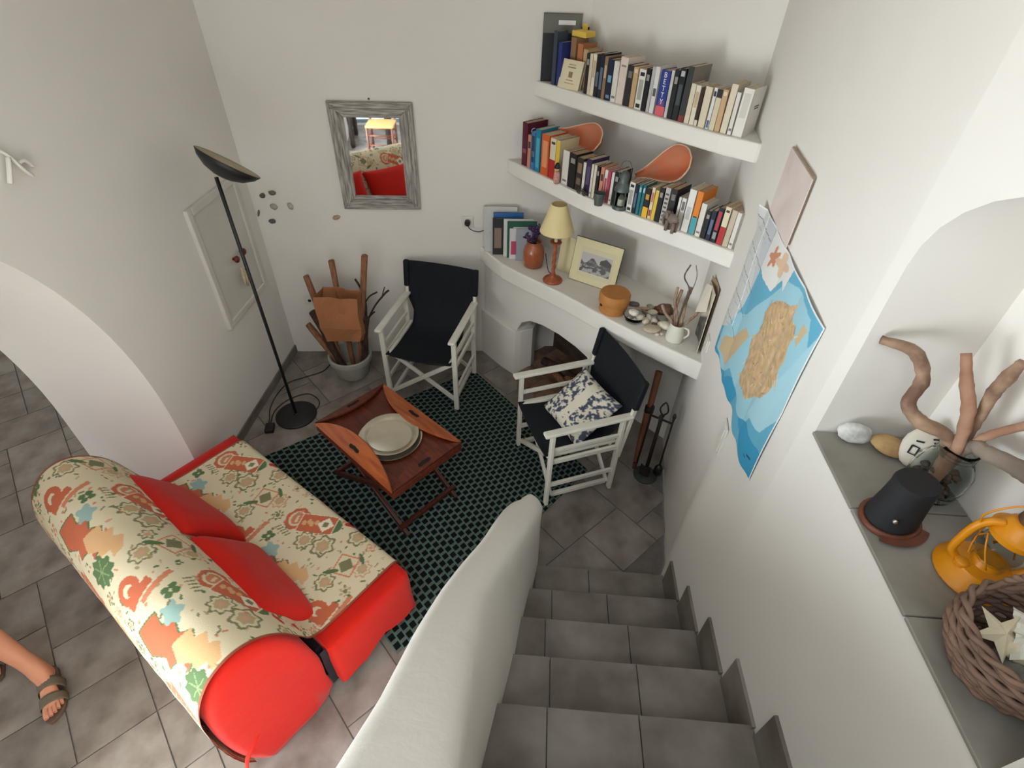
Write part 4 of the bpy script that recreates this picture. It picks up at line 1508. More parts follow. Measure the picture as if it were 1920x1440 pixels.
# white text panels and insets along the top far corner
GY = (212, 212, 210)
mc.poly([(0, 0.70), (0.13, 0.70), (0.22, 0.41), (0.20, 0.33), (0.12, 0.17), (0.0, 0.13)], GY)
mc.poly([(0.13, 0.70), (0.27, 0.70), (0.25, 0.55), (0.22, 0.41)], (198, 200, 202))
for k in range(5):
    y = 0.66 - 0.11 * k
    mc.line(0.0, y, 0.24, y - 0.02, 0.002, (120, 120, 122))
    mc.line(0.0, y - 0.035, 0.2, y - 0.045, 0.0015, (176, 178, 180))
mc.line(0.12, 0.70, 0.17, 0.20, 0.0035, (250, 250, 248))
mc.line(0.06, 0.55, 0.06, 0.15, 0.0025, (236, 236, 236))
mc.poly([(0.27, 0.70), (0.60, 0.70), (0.58, 0.60), (0.53, 0.62), (0.49, 0.58), (0.46, 0.54), (0.33, 0.53), (0.25, 0.54)], (232, 230, 224))
mc.ell(0.36, 0.63, 0.05, 0.030, (206, 140, 110), 0.6, lobes=5, amp=0.35)
mc.ell(0.47, 0.65, 0.06, 0.035, (222, 190, 160), 0.2, lobes=4, amp=0.35)
mc.line(0.27, 0.70, 0.25, 0.54, 0.0025, (250, 250, 248))
for x in (0.245, 0.49, 0.735):
    mc.line(x, 0, x, MH, 0.0018, (150, 190, 206), 0.5)
mc.line(0, 0.35, MW, 0.35, 0.0018, (150, 190, 206), 0.5)
mc.rect(0.90, 0.07, 0.018, 0.004, (40, 60, 80))
mc.rect(0.87, 0.05, 0.012, 0.003, (40, 60, 80))
for e in (((0, 0.35), (0.004, 0.35)), ((MW, 0.35), (0.008, 0.35)), ((MW / 2, MH), (MW / 2, 0.006))):
    mc.rect(e[0][0], e[0][1], e[1][0], e[1][1], (240, 240, 238))
mdir = Vector((-0.1312, -1, 0)).normalized()
mnor = Vector((-1, 0.1312, 0)).normalized()


def map_pt(u, v):
    y = 2.245 - 0.96 * u
    zt = 1.99 + 0.028 * u
    zb = 1.245 + 0.10 * u + 0.025 * math.sin(u * 14) * (1 - u) - 0.01 * math.sin(u * 30)
    z = zb + (zt - zb) * v
    fold = 0.006 * abs(math.sin(u * math.pi * 4)) + 0.010 * (1 - v) * max(0, math.sin(u * 9 + 1)) + 0.004 * abs(math.sin(v * math.pi * 2))
    curl = 0.03 * max(0, 0.06 - u) / 0.06 * smooth01((v - 0.85) / 0.15)
    x = right_x(y) - 0.004 - fold - curl
    return (x, y, z)


mp_ = printed_grid('wall_map', map_pt, NXM, NYM, mc, M_MAP, None, solid=0.0008)
tag(mp_, 'creased blue sea map with a tan island pinned to the right wall', 'map')

# canvas panel above the map
M_CANV = mat('pale_pink_canvas', (226, 212, 204), 0.8, var=0.06, scale=7, color2=(214, 196, 188))
M_CEDGE = mat('canvas_edge_wood', (176, 156, 138), 0.8, var=0.1, scale=20)
cp = thing('canvas_panel', 'small pale pink canvas panel with raw wooden edge hung above the map', 'picture', (right_x(1.965), 1.965, 2.13), math.atan2(-0.1312, 1))
MB().box((-0.007, 0.008, 0.004), (0.013, 0.325, 0.238)).obj('stretcher', M_CEDGE, cp)
MB().box((-0.0145, 0, 0), (0.003, 0.347, 0.240)).obj('painted_face', M_CANV, cp, bevel=0.001)

# light switches on the right wall


def switch(y, z, n, lab):
    t = thing('light_switch', lab, 'switch', (rwx(y, z), y, z), math.atan2(-0.1312, 1), 'white switches on the right wall')
    MB().box((-0.005, 0, 0), (0.010, 0.082, 0.082 * n)).obj('plate', M_SOCK, t, bevel=0.003)
    for k in range(n):
        MB().box((-0.012, 0, (k - (n - 1) / 2) * 0.082), (0.006, 0.05, 0.058)).obj('rocker', M_SOCK, t, bevel=0.002)
    return t


switch(1.683, 1.162, 2, 'white double light switch on the right wall below the map')
switch(2.435, 1.13, 1, 'white single switch on the right wall at the mantel end')

# ================================================================== BOOKS
PAGES = mat('book_pages', (206, 190, 164), 0.9, scale=90, color2=(186, 168, 140), stretch=(1, 1, 12))
PAGES_T = mat('book_pages_tan', (188, 158, 126), 0.9, scale=90, color2=(168, 138, 108), stretch=(1, 1, 12))
BCOL = {  # style: (words, cover colour, [(z0, z1, colour) spine bands])
    'black': ('black', (34, 33, 34), [(0.72, 0.86, (150, 146, 140))]), 'black2': ('black', (30, 30, 33), [(0.25, 0.6, (96, 110, 124))]),
    'cream': ('cream', (220, 206, 180), []), 'cream2': ('pale cream', (226, 214, 192), [(0.45, 0.85, (196, 170, 136))]),
    'navy': ('navy blue', (32, 38, 56), [(0.2, 0.7, (92, 110, 130))]), 'brown': ('brown', (146, 116, 88), [(0.5, 0.8, (196, 176, 146))]),
    'nebula': ('dark blue pictorial', (30, 40, 62), [(0.45, 0.62, (110, 160, 190)), (0.06, 0.14, (120, 150, 180))]), 'white': ('white', (222, 216, 206), [(0.1, 0.16, (120, 116, 112))]),
    'white2': ('white', (226, 220, 212), [(0.62, 0.9, (110, 104, 100))]), 'pinkcream': ('tall pinkish cream', (224, 206, 192), [(0.80, 0.84, (150, 130, 120))]),
    'charcoal': ('charcoal', (48, 45, 46), [(0.7, 0.86, (120, 114, 108))]), 'tan': ('tan', (200, 164, 122), [(0.86, 0.95, (226, 206, 176))]),
    'whitelabel': ('white black-labelled', (226, 222, 212), [(0.84, 0.93, (34, 32, 32)), (0.05, 0.15, (40, 38, 38)), (0.25, 0.75, (168, 164, 156))]),
    'lightgrey': ('light grey', (188, 186, 182), []), 'whitepic': ('white picture-banded', (220, 218, 214), [(0.38, 0.55, (92, 84, 80))]),
    'betty': ('blue and pink', (48, 62, 138), [(0.0, 0.22, (214, 96, 104)), (0.22, 0.34, (120, 74, 126))]), 'greywhite': ('thin grey-white', (196, 194, 190), []),
    'blackwhite': ('glossy black', (32, 36, 38), [(0.85, 0.95, (186, 186, 182)), (0.3, 0.7, (70, 76, 80))]), 'blackred': ('tall grey red-footed', (138, 130, 122), [(0.0, 0.12, (130, 44, 38)), (0.12, 1.0, (50, 52, 52))]),
    'darkbrown': ('dark brown', (62, 40, 30), [(0.0, 0.16, (220, 208, 186))]), 'whiteblue': ('white blue-footed', (222, 220, 214), [(0.04, 0.22, (70, 90, 140)), (0.8, 0.92, (40, 46, 60))]),
    'creamblack': ('cream black-topped', (216, 202, 172), [(0.80, 1.0, (36, 34, 36))]), 'whitethick': ('thick white', (228, 222, 212), [(0.4, 0.9, (206, 200, 190))]),
    'maroon': ('tall maroon', (92, 28, 52), [(0.3, 0.4, (150, 90, 100))]), 'salmon': ('salmon pink', (208, 138, 112), [(0.6, 0.8, (60, 50, 60))]),
    'bluetext': ('bright blue', (62, 122, 176), [(0.2, 0.9, (34, 56, 90)), (0.35, 0.5, (200, 210, 214))]), 'teal': ('teal and navy', (40, 130, 156), [(0.1, 0.8, (84, 170, 190))]),
    'orange': ('orange', (214, 98, 50), [(0.2, 0.85, (228, 150, 104))]), 'creamred': ('cream red-footed', (222, 208, 176), [(0.0, 0.48, (178, 34, 34)), (0.86, 0.92, (60, 50, 44))]),
    'yellow': ('cream yellow-spined', (212, 196, 158), [(0.0, 0.97, (226, 188, 66))]), 'darkpic': ('dark pictorial', (52, 44, 40), [(0.55, 0.85, (136, 108, 84)), (0.2, 0.4, (120, 96, 72))]),
    'purple': ('dark purple', (58, 42, 74), [(0.3, 0.8, (90, 74, 104))]), 'whitered': ('white red-lettered', (222, 214, 204), [(0.3, 0.75, (186, 60, 66))]), 'pinkred': ('pinkish red', (186, 72, 92), []),
    'teal2': ('teal', (46, 116, 124), [(0.75, 0.9, (170, 200, 200))]), 'blackyellow': ('black and yellow', (40, 36, 32), [(0.0, 0.36, (232, 180, 44)), (0.62, 0.8, (200, 150, 60))]),
    'creamred2': ('cream and red', (224, 206, 176), [(0.1, 0.3, (178, 44, 40)), (0.55, 0.85, (196, 110, 80))]), 'greyletters': ('pale grey lettered', (186, 180, 172), [(0.08 + 0.12 * k, 0.13 + 0.12 * k, (80, 76, 74)) for k in range(7)]),
    'whitetall': ('tall white', (230, 226, 218), [(0.3, 0.6, (190, 186, 180))]), 'orangeteal': ('orange and teal', (226, 130, 44), [(0.0, 0.40, (70, 158, 166)), (0.40, 0.43, (30, 30, 34))]),
    'blackredtext': ('black red-lettered', (32, 34, 44), [(0.36, 0.9, (176, 52, 66)), (0.1, 0.3, (150, 150, 150))]), 'beige': ('beige', (196, 180, 156), []),
}
ORD = ['first', 'second', 'third', 'fourth', 'fifth', 'sixth', 'seventh', 'eighth', 'ninth', 'tenth', 'eleventh', 'twelfth', 'thirteenth', 'fourteenth', 'fifteenth', 'sixteenth',
       'seventeenth', 'eighteenth', 'nineteenth', 'twentieth', 'twenty-first', 'twenty-second', 'twenty-third', 'twenty-fourth', 'twenty-fifth', 'twenty-sixth', 'twenty-seventh', 'twenty-eighth', 'twenty-ninth',
       'thirtieth', 'thirty-first', 'thirty-second', 'thirty-third', 'thirty-fourth', 'thirty-fifth', 'thirty-sixth', 'thirty-seventh', 'thirty-eighth', 'thirty-ninth', 'fortieth', 'forty-first']


def book(name, label, loc, rotz, th, h, dep, cover, bands, group, lean=0.0, pages=PAGES, cat='book'):
    """upright book: spine towards local -y, thickness along x"""
    t = thing(name, label, cat, loc, rotz, group)
    t.rotation_euler = (0, lean, rotz)
    cm = mat('cover_%02x%02x%02x' % tuple(cover), cover, 0.5, var=0.03, scale=30, spec=0.35)
    b = 0.0014
    cv_ = MB()
    cv_.box((0, 0.001, h / 2), (th, 0.002, h)).box((-th / 2 + b / 2, dep / 2, h / 2), (b, dep, h)).box((th / 2 - b / 2, dep / 2, h / 2), (b, dep, h))
    c = cv_.obj('cover', cm, t)
    MB().box((0, dep / 2, h / 2 - 0.0005), (max(0.002, th - 2 * b), dep - 0.008, h - 0.005)).obj('pages', pages, t)
    for z0, z1, colr in bands:
        bm2 = mat('print_%02x%02x%02x' % tuple(colr), colr, 0.5)
        MB().box((0, -0.0002, h * (z0 + z1) / 2), (th * (0.999 if (z0 == 0.0 or z1 == 1.0) else 0.62), 0.0006, h * (z1 - z0))).obj('spine_print', bm2, c)
    return t


TOP_BOOKS = [(0.208, 3.457, 0.0288, 0.202, 'black'), (0.225, 3.437, 0.0242, 0.203, 'cream'), (0.242, 3.419, 0.0265, 0.206, 'cream2'), (0.262, 3.397, 0.0284, 0.208, 'black2'), (0.282, 3.374, 0.0318, 0.215, 'navy'), (0.301, 3.353, 0.0253, 0.207, 'brown'), (0.325, 3.326, 0.0435, 0.2, 'nebula'), (0.354, 3.293, 0.0386, 0.197, 'white'), (0.385, 3.259, 0.0543, 0.223, 'pinkcream'), (0.42, 3.222, 0.0433, 0.194, 'charcoal'), (0.447, 3.194, 0.0331, 0.191, 'tan'), (0.476, 3.163, 0.0465, 0.188, 'whitelabel'), (0.503, 3.134, 0.0303, 0.198, 'black'), (0.522, 3.114, 0.0206, 0.211, 'lightgrey'), (0.54, 3.095, 0.0294, 0.214, 'whitepic'), (0.577, 3.056, 0.0587, 0.207, 'betty'), (0.605, 3.027, 0.0189, 0.213, 'greywhite'), (0.622, 3.009, 0.0269, 0.22, 'black'), (0.645, 2.986, 0.0359, 0.231, 'blackwhite'), (0.671, 2.96, 0.0337, 0.245, 'blackred'), (0.696, 2.937, 0.0291, 0.178, 'cream'), (0.717, 2.916, 0.0272, 0.175, 'cream2'), (0.734, 2.9, 0.018, 0.169, 'darkbrown'), (0.757, 2.878, 0.0396, 0.179, 'cream'), (0.781, 2.855, 0.0188, 0.181, 'whiteblue'), (0.799, 2.837, 0.0304, 0.179, 'creamblack'), (0.821, 2.816, 0.028, 0.182, 'tan'), (0.846, 2.794, 0.0331, 0.211, 'cream'), (0.87, 2.774, 0.0214, 0.182, 'white'), (0.901, 2.75, 0.0517, 0.205, 'whitethick')]
MID_BOOKS = [(-0.133, 3.613, 0.0527, 0.263, 'maroon'), (-0.102, 3.576, 0.0334, 0.202, 'salmon'), (-0.076, 3.545, 0.0385, 0.229, 'bluetext'), (-0.045, 3.508, 0.0501, 0.255, 'teal'), (0.002, 3.454, 0.0722, 0.242, 'orange'), (0.049, 3.402, 0.054, 0.237, 'creamred'), (0.079, 3.368, 0.0327, 0.237, 'yellow'), (0.129, 3.311, 0.0567, 0.2, 'white'), (0.169, 3.264, 0.062, 0.2, 'black'), (0.21, 3.216, 0.0567, 0.193, 'darkpic'), (0.237, 3.184, 0.0217, 0.179, 'white'), (0.259, 3.158, 0.0425, 0.207, 'purple'), (0.28, 3.134, 0.017, 0.186, 'white'), (0.295, 3.12, 0.0198, 0.188, 'cream'), (0.312, 3.106, 0.02, 0.186, 'black'), (0.332, 3.088, 0.0255, 0.189, 'salmon'), (0.353, 3.07, 0.0232, 0.182, 'whitered'), (0.371, 3.054, 0.0202, 0.181, 'pinkred'), (0.388, 3.04, 0.0191, 0.18, 'white'), (0.408, 3.022, 0.0315, 0.191, 'black'), (0.491, 2.951, 0.0385, 0.163, 'whitelabel'), (0.515, 2.93, 0.0217, 0.161, 'navy'), (0.532, 2.915, 0.02, 0.167, 'teal2'), (0.548, 2.901, 0.0178, 0.17, 'teal2'), (0.569, 2.883, 0.0348, 0.16, 'blackyellow'), (0.593, 2.864, 0.0198, 0.172, 'creamred2'), (0.61, 2.85, 0.0212, 0.164, 'yellow'), (0.631, 2.833, 0.0286, 0.185, 'black'), (0.655, 2.813, 0.0307, 0.194, 'greyletters'), (0.683, 2.791, 0.037, 0.197, 'charcoal'), (0.716, 2.763, 0.0147, 0.168, 'white'), (0.733, 2.749, 0.0256, 0.168, 'white2'), (0.762, 2.726, 0.0411, 0.223, 'whitetall'), (0.794, 2.7, 0.0344, 0.224, 'orangeteal'), (0.821, 2.677, 0.0312, 0.174, 'white'), (0.845, 2.657, 0.0249, 0.148, 'black'), (0.866, 2.638, 0.0261, 0.157, 'navy'), (0.889, 2.619, 0.0305, 0.18, 'blackredtext'), (0.915, 2.596, 0.0317, 0.195, 'creamred'), (0.94, 2.574, 0.0297, 0.189, 'beige'), (0.961, 2.556, 0.0232, 0.185, 'white')]


def shelf_books(lst, z, front, shelfword, group, dep_k):
    for k, (x, y, th, h, st) in enumerate(lst):
        words, colr, bands = BCOL[st]
        best = min(range(len(front) - 1), key=lambda q: abs((front[q][0] + front[q + 1][0]) / 2 - x))
        d = Vector((front[best + 1][0] - front[best][0], front[best + 1][1] - front[best][1]))
        ang = math.atan2(d.y, d.x) * 0.6 + math.atan2(-0.69, 0.724) * 0.4 + RNG.uniform(-0.02, 0.02)
        lab = '%s book, %s spine from the %s on the %s shelf' % (words, ORD[k] if shelfword == 'middle' else ORD[len(lst) - 1 - k], 'left' if shelfword == 'middle' else 'right', shelfword)
        t = book('book', lab, (x, y, z), ang, th * 0.94, h, min(0.2, h * dep_k * RNG.uniform(0.92, 1.05)), colr, bands, group, RNG.uniform(-0.012, 0.012),
                 PAGES_T if RNG.random() < 0.5 else PAGES)
        if st == 'betty':
            wm = mat('white_lettering', (236, 234, 230), 0.5)
            for q, ch_ in enumerate('BETTY'):
                text_mesh('lettering', ch_, 0.034, wm, t.children[0], (0, -0.0014, h * 0.90 - q * 0.030), (math.radians(90), 0, 0))
        if st == 'maroon':
            wm = mat('white_lettering', (236, 234, 230), 0.5)
            text_mesh('lettering', 'G', 0.05, wm, t.children[0], (th * 0.48, 0.045, h * 0.80), (math.radians(90), 0, math.radians(90)))
        if st == 'whitethick':
            gm = mat('grey_lettering', (90, 88, 86), 0.6)
            for q in range(2):
                MB().box((th * 0.472, 0.075, h * (0.62 - 0.045 * q)), (0.0006, 0.05 - 0.008 * q, 0.006)).obj('cover_print', gm, t.children[0])


shelf_books(TOP_BOOKS, 2.1105, top_front[1:-1], 'highest', 'books on the highest shelf', 0.62)
shelf_books(MID_BOOKS, 1.6355, mid_front[1:-1], 'middle', 'books on the middle shelf', 0.66)
WL = mat('white_lettering', (236, 234, 230), 0.5)
# items at the left end of the highest shelf
t = book('album', 'large dark album with grey top, propped against the back wall on the highest shelf', (0.055, back_y(0.055) - 0.018, 2.1105), BWA, 0.225, 0.35, 0.012, (44, 46, 48), [], 'albums on the highest shelf')
MB().box((0, -0.0004, 0.30), (0.224, 0.001, 0.095)).obj('cover_print', mat('olive_grey_print', (112, 112, 102), 0.6), t.children[0])
MB().box((0.025, -0.0012, 0.305), (0.10, 0.001, 0.022)).obj('title_print', WL, t.children[0])
book('album', 'plain black album edge showing behind the grey-topped album', (0.115, back_y(0.115) - 0.004, 2.1105), BWA, 0.20, 0.285, 0.012, (26, 26, 30), [], 'albums on the highest shelf')
ang0 = math.atan2(-0.69, 0.724)
book('binder', 'slate blue binder standing at the left end of the highest shelf', (0.020, 3.645, 2.1105), ang0, 0.030, 0.275, 0.085, (62, 72, 86), [], 'tall books on the highest shelf')
book('book', 'royal blue book beside the slate binder on the highest shelf', (0.050, 3.62, 2.1105), ang0, 0.030, 0.225, 0.10, (44, 56, 120), [], 'tall books on the highest shelf')
book('book', 'tall worn brown book behind the face-out cream book', (0.125, 3.632, 2.1105), ang0, 0.040, 0.25, 0.10, (160, 122, 90), [], 'tall books on the highest shelf', pages=PAGES_T)
book('book', 'orange-brown book behind the face-out cream book', (0.165, 3.592, 2.1105), ang0, 0.042, 0.225, 0.12, (184, 120, 78), [], 'tall books on the highest shelf', pages=PAGES_T)
book('book', 'tan book just right of the orange-brown book on the highest shelf', (0.196, 3.550, 2.1105), ang0, 0.036, 0.205, 0.13, (196, 160, 122), [], 'tall books on the highest shelf', pages=PAGES_T)
YP = mat('yellow_cover', (232, 196, 84), 0.6, var=0.04)
yb = thing('notebook', 'yellow notebook with a tab lying on top of the brown books', 'notebook', (0.178, 3.665, 2.362), ang0)
MB().box((0, 0, 0.014), (0.105, 0.085, 0.028)).obj('cover', YP, yb, bevel=0.002)
MB().box((-0.02, 0.03, 0.042), (0.04, 0.002, 0.030)).obj('tab', YP, yb)
cf = thing('book', 'cream paperback leaning face-out at the left of the highest shelf', 'book', (0.108, 3.553, 2.1105), ang0, 'books on the highest shelf')
cf.rotation_euler = (math.radians(-14), 0, ang0 + 0.05)
CC = mat('cream_cover', (228, 214, 180), 0.7, var=0.03, scale=12)
c_ = MB().box((0, 0.001, 0.075), (0.158, 0.002, 0.150)).box((0, 0.021, 0.075), (0.158, 0.002, 0.150)).box((-0.078, 0.011, 0.075), (0.002, 0.022, 0.150)).obj('cover', CC, cf)
MB().box((0.002, 0.011, 0.075), (0.150, 0.018, 0.145)).obj('pages', PAGES, cf)
PM = mat('brown_print', (150, 124, 96), 0.7)
for w, z, hh in ((0.05, 0.126, 0.004), (0.06, 0.112, 0.006), (0.028, 0.075, 0.030), (0.05, 0.046, 0.004), (0.07, 0.03, 0.003)):
    MB().box((0.0, -0.0004, z), (w, 0.0008, hh)).obj('cover_print', PM, c_)
# grey picture paperback cover leaning at the right end of the middle shelf
book('book', 'thin grey picture-covered book leaning at the right end of the middle shelf', (0.985, 2.548, 1.6355), ang0 + 0.05, 0.010, 0.185, 0.16, (150, 146, 142), [], 'books on the middle shelf')

# ================================================================== MIDDLE SHELF OBJECTS
MZ = 1.6355
M_TERRA = mat('terracotta_scoop', (206, 106, 66), 0.7, var=0.12, scale=14, color2=(186, 124, 92), bump=0.15, bump_scale=20)
M_RIM = mat('pale_scoop_rim', (226, 196, 166), 0.8, var=0.06, scale=20)


def scoop(label, mtx, L=0.34, Wd=0.205, D=0.07):
    """open scoop: round wide bowl tapering to a spout; opening towards local +z, long axis x"""
    t = thing('terracotta_scoop', label, 'scoop', (0, 0, 0), 0, 'terracotta scoops on the middle shelf')
    N, K = 28, 12

    def half(u):
        s = 1 - u
        a = 0.16 + 0.84 * smooth01(u / 0.75)
        e = math.sqrt(max(0.0, 1 - ((u - 0.68) / 0.32) ** 2)) if u > 0.68 else 1.0
        return Wd / 2 * a * e

    def fn(u, v):
        w = half(u)
        b = 2 * v - 1
        z = -D * (1 - b * b) * (w / (Wd / 2)) ** 0.9
        return (u * L, b * w, z + 0.02 * (1 - u))
    b1 = MB().grid(fn, N, K).obj('bowl', M_TERRA, t, smooth=True)
    so_ = b1.modifiers.new('thickness', 'SOLIDIFY')
    so_.thickness = 0.006
    so_.offset = -1
    rim = [fn(k / N, 0) for k in range(N + 1)] + [fn(1 - k / N, 1) for k in range(1, N + 1)]
    MB().tube(rim, 0.0045, 6).obj('rim', M_RIM, t, smooth=True)
    t.matrix_world = mtx
    return t


def frame_mtx(o, x, z):
    x = Vector(x).normalized()
    z = Vector(z)
    z = (z - x * z.dot(x)).normalized()
    y = z.cross(x)
    m = Matrix((x, y, z)).transposed().to_4x4()
    m.translation = Vector(o)
    return m


scoop('orange terracotta scoop lying on books, left of the pair, spout pointing left', frame_mtx(fp(-2.43, 2.66, 1.855), CD * 0.97 + Vector((0, 0, 0.05)) + CN * 0.02, -CN * 0.75 + Vector((0, 0, 0.66))))
scoop('orange terracotta scoop standing on books, right of the pair, round end raised', frame_mtx(fp(-1.775, 2.64, 1.765), CD * 0.84 + Vector((0, 0, 0.50)) + CN * 0.12, -CN * 0.85 + Vector((0, 0, 0.5)) - CD * 0.1))

M_LANT = mat('grey_green_tin', (92, 100, 96), 0.45, var=0.08, scale=20, metal=0.4)
M_GLASS = mat('clear_glass', (232, 238, 236), 0.03, trans=1.0)
M_GLASS.node_tree.nodes['Principled BSDF'].inputs['IOR'].default_value = 1.13
ln = thing('candle_lantern', 'small grey-green tin candle lantern with wire handle on the middle shelf', 'lantern', (0.447, 2.992, MZ))
MB().lathe([(0.0, 0.0), (0.045, 0.0), (0.045, 0.016), (0.041, 0.020), (0.0, 0.020)], 24).obj('base', M_LANT, ln, smooth=True, auto=40)
MB().lathe([(0.036, 0.020), (0.037, 0.105), (0.035, 0.105), (0.034, 0.020)], 24, closed=True).obj('glass', M_GLASS, ln, smooth=True)
for k in range(4):
    a = k * math.pi / 2 + 0.4
    MB().bar((0.039 * math.cos(a), 0.039 * math.sin(a), 0.018), (0.039 * math.cos(a), 0.039 * math.sin(a), 0.11), 0.005, 0.003).obj('strut', M_LANT, ln)
MB().lathe([(0.046, 0.102), (0.046, 0.110), (0.040, 0.128), (0.030, 0.142), (0.026, 0.150), (0.027, 0.170), (0.030, 0.172), (0.024, 0.196), (0.010, 0.208), (0.0, 0.210)], 24).obj('chimney_top', M_LANT, ln, smooth=True, auto=40)
MB().tube(catmull([(-0.028, 0, 0.172), (-0.032, 0.004, 0.215), (-0.018, 0.01, 0.252), (0.012, 0.012, 0.256), (0.03, 0.008, 0.225), (0.028, 0, 0.172)], 6), 0.0022, 6).obj('handle', M_LANT, ln, smooth=True)
MB().lathe([(0.0, 0.021), (0.018, 0.021), (0.018, 0.055), (0.0, 0.055)], 16).obj('candle', mat('candle_wax', (222, 214, 196), 0.5), ln, smooth=True, auto=40)
o = MB().lathe([(0.0, 0.0), (0.024, 0.0), (0.030, 0.058), (0.034, 0.060), (0.034, 0.070), (0.030, 0.070), (0.022, 0.008), (0.0, 0.008)], 24).obj('tin_bucket', M_LANT, None, smooth=True, auto=40)
o.location = (0.326, 3.022, MZ)
tag(o, 'tiny grey tin bucket standing before the books on the middle shelf', 'bucket')
dl = thing('figurine', 'tiny pink doll with black headdress in front of the white book', 'figurine', (0.083, 3.322, MZ))
MB().lathe([(0.0, 0.0), (0.017, 0.0), (0.021, 0.03), (0.018, 0.062), (0.010, 0.072), (0.0, 0.074)], 14).obj('body', mat('pink_floral_cloth', (206, 150, 138), 0.8, var=0.3, scale=120), dl, smooth=True)
MB().blob((0, 0, 0.088), (0.014, 0.014, 0.016), 12).obj('head', mat('doll_skin', (214, 172, 142), 0.6), dl, smooth=True)
MB().lathe([(0.019, 0.092), (0.020, 0.098), (0.015, 0.112), (0.006, 0.124), (0.0, 0.126)], 14).obj('headdress', M_BLACK, dl, smooth=True)
M_IRON = mat('rusty_iron', (74, 66, 60), 0.7, var=0.25, scale=40, metal=0.4)
fg = thing('figurine', 'small dark iron cart figurine at the front edge of the middle shelf', 'figurine', (0.232, 3.160, MZ), -0.8)
for x in (-0.022, 0.022):
    MB().tube([(x + 0.014 * math.cos(a * math.pi / 6), 0, 0.016 + 0.014 * math.sin(a * math.pi / 6)) for a in range(13)], 0.003, 6).obj('wheel', M_IRON, fg)
MB().bar((-0.045, 0, 0.022), (0.045, 0, 0.022), 0.008, 0.006).bar((0.01, 0, 0.022), (0.02, 0, 0.06), 0.006, 0.006).obj('body', M_IRON, fg)
M_ELE = mat('grey_brown_carved_wood', (126, 110, 98), 0.7, var=0.2, scale=30)
el = thing('figurine', 'small carved grey-brown elephant standing before the books on the middle shelf', 'figurine', (0.690, 2.722, MZ), -0.9)
MB().blob((0.0, 0, 0.066), (0.036, 0.022, 0.028), 14, 0.1, 2).obj('body', M_ELE, el, smooth=True)
MB().blob((-0.036, 0, 0.080), (0.020, 0.017, 0.020), 12, 0.1, 3).obj('head', M_ELE, el, smooth=True)
MB().tube(catmull([(-0.05, 0, 0.082), (-0.064, 0, 0.06), (-0.060, 0, 0.03), (-0.05, 0, 0.015)], 5), [0.009 - 0.0003 * k for k in range(16)], 8).obj('trunk', M_ELE, el, smooth=True)
for x in (-0.022, 0.022):
    for y in (-0.012, 0.012):
        MB().tube([(x, y, 0.0), (x, y, 0.055)], [0.009, 0.011], 8).obj('leg', M_ELE, el, smooth=True)
for y in (-1, 1):
    MB().blob((-0.028, y * 0.019, 0.078), (0.012, 0.004, 0.018), 10).obj('ear', M_ELE, el, smooth=True)

# ================================================================== MANTEL OBJECTS
LZ = 0.9905
mags = [(-0.285, 3.655, 0.24, 0.330, 0.022, (206, 206, 202), 'thick silver-grey file against the back wall at the left of the mantel', [(0.02, 0.0, 0.22, (228, 224, 222))]),
        (-0.225, 3.628, 0.215, 0.300, 0.012, (44, 96, 160), 'bright blue magazine standing between the silver file and the black one', []),
        (-0.228, 3.606, 0.215, 0.268, 0.012, (36, 34, 36), 'black magazine with a portrait strip on the mantel', [(-0.070, -0.01, 0.15, (140, 116, 104))]),
        (-0.150, 3.586, 0.21, 0.275, 0.012, (222, 220, 216), 'white magazine just right of the black magazine', []),
        (-0.122, 3.568, 0.21, 0.268, 0.010, (40, 92, 66), 'dark green magazine with white title on the mantel', [(0.0, 0.085, 0.02, (230, 230, 226))]),
        (-0.115, 3.552, 0.19, 0.225, 0.010, (216, 212, 214), 'white magazine with a pink and red cover strip on the mantel', [(-0.06, -0.03, 0.10, (196, 70, 96))]),
        (-0.075, 3.530, 0.17, 0.235, 0.010, (160, 164, 172), 'grey magazine directly behind the terracotta jar', [])]
for x, y, w, h, th, colr, lab, bits in mags:
    t = thing('magazine', lab, 'magazine', (x, y, LZ), BWA + RNG.uniform(-0.03, 0.03), 'magazines standing on the mantel')
    t.rotation_euler = (math.radians(-5), 0, t.rotation_euler[2])
    cm = mat('cover_%02x%02x%02x' % tuple(colr), colr, 0.4, var=0.03, scale=30)
    c = MB().box((0, -th / 2 + 0.0008, h / 2), (w, 0.0016, h)).box((0, th / 2 - 0.0008, h / 2), (w, 0.0016, h)).box((-w / 2 + 0.0008, 0, h / 2), (0.0016, th, h)).obj('cover', cm, t)
    MB().box((0.001, 0, h / 2), (w - 0.006, th - 0.0036, h - 0.004)).obj('pages', PAGES, t)
    for bx, bz, bh, bc in bits:
        MB().box((bx, -th / 2 - 0.0004, h * 0.5 + bz), (w * 0.24 if bh > 0.05 else w * 0.6, 0.0008, bh)).obj('cover_print', mat('print_%02x%02x%02x' % tuple(bc), bc, 0.5), c)

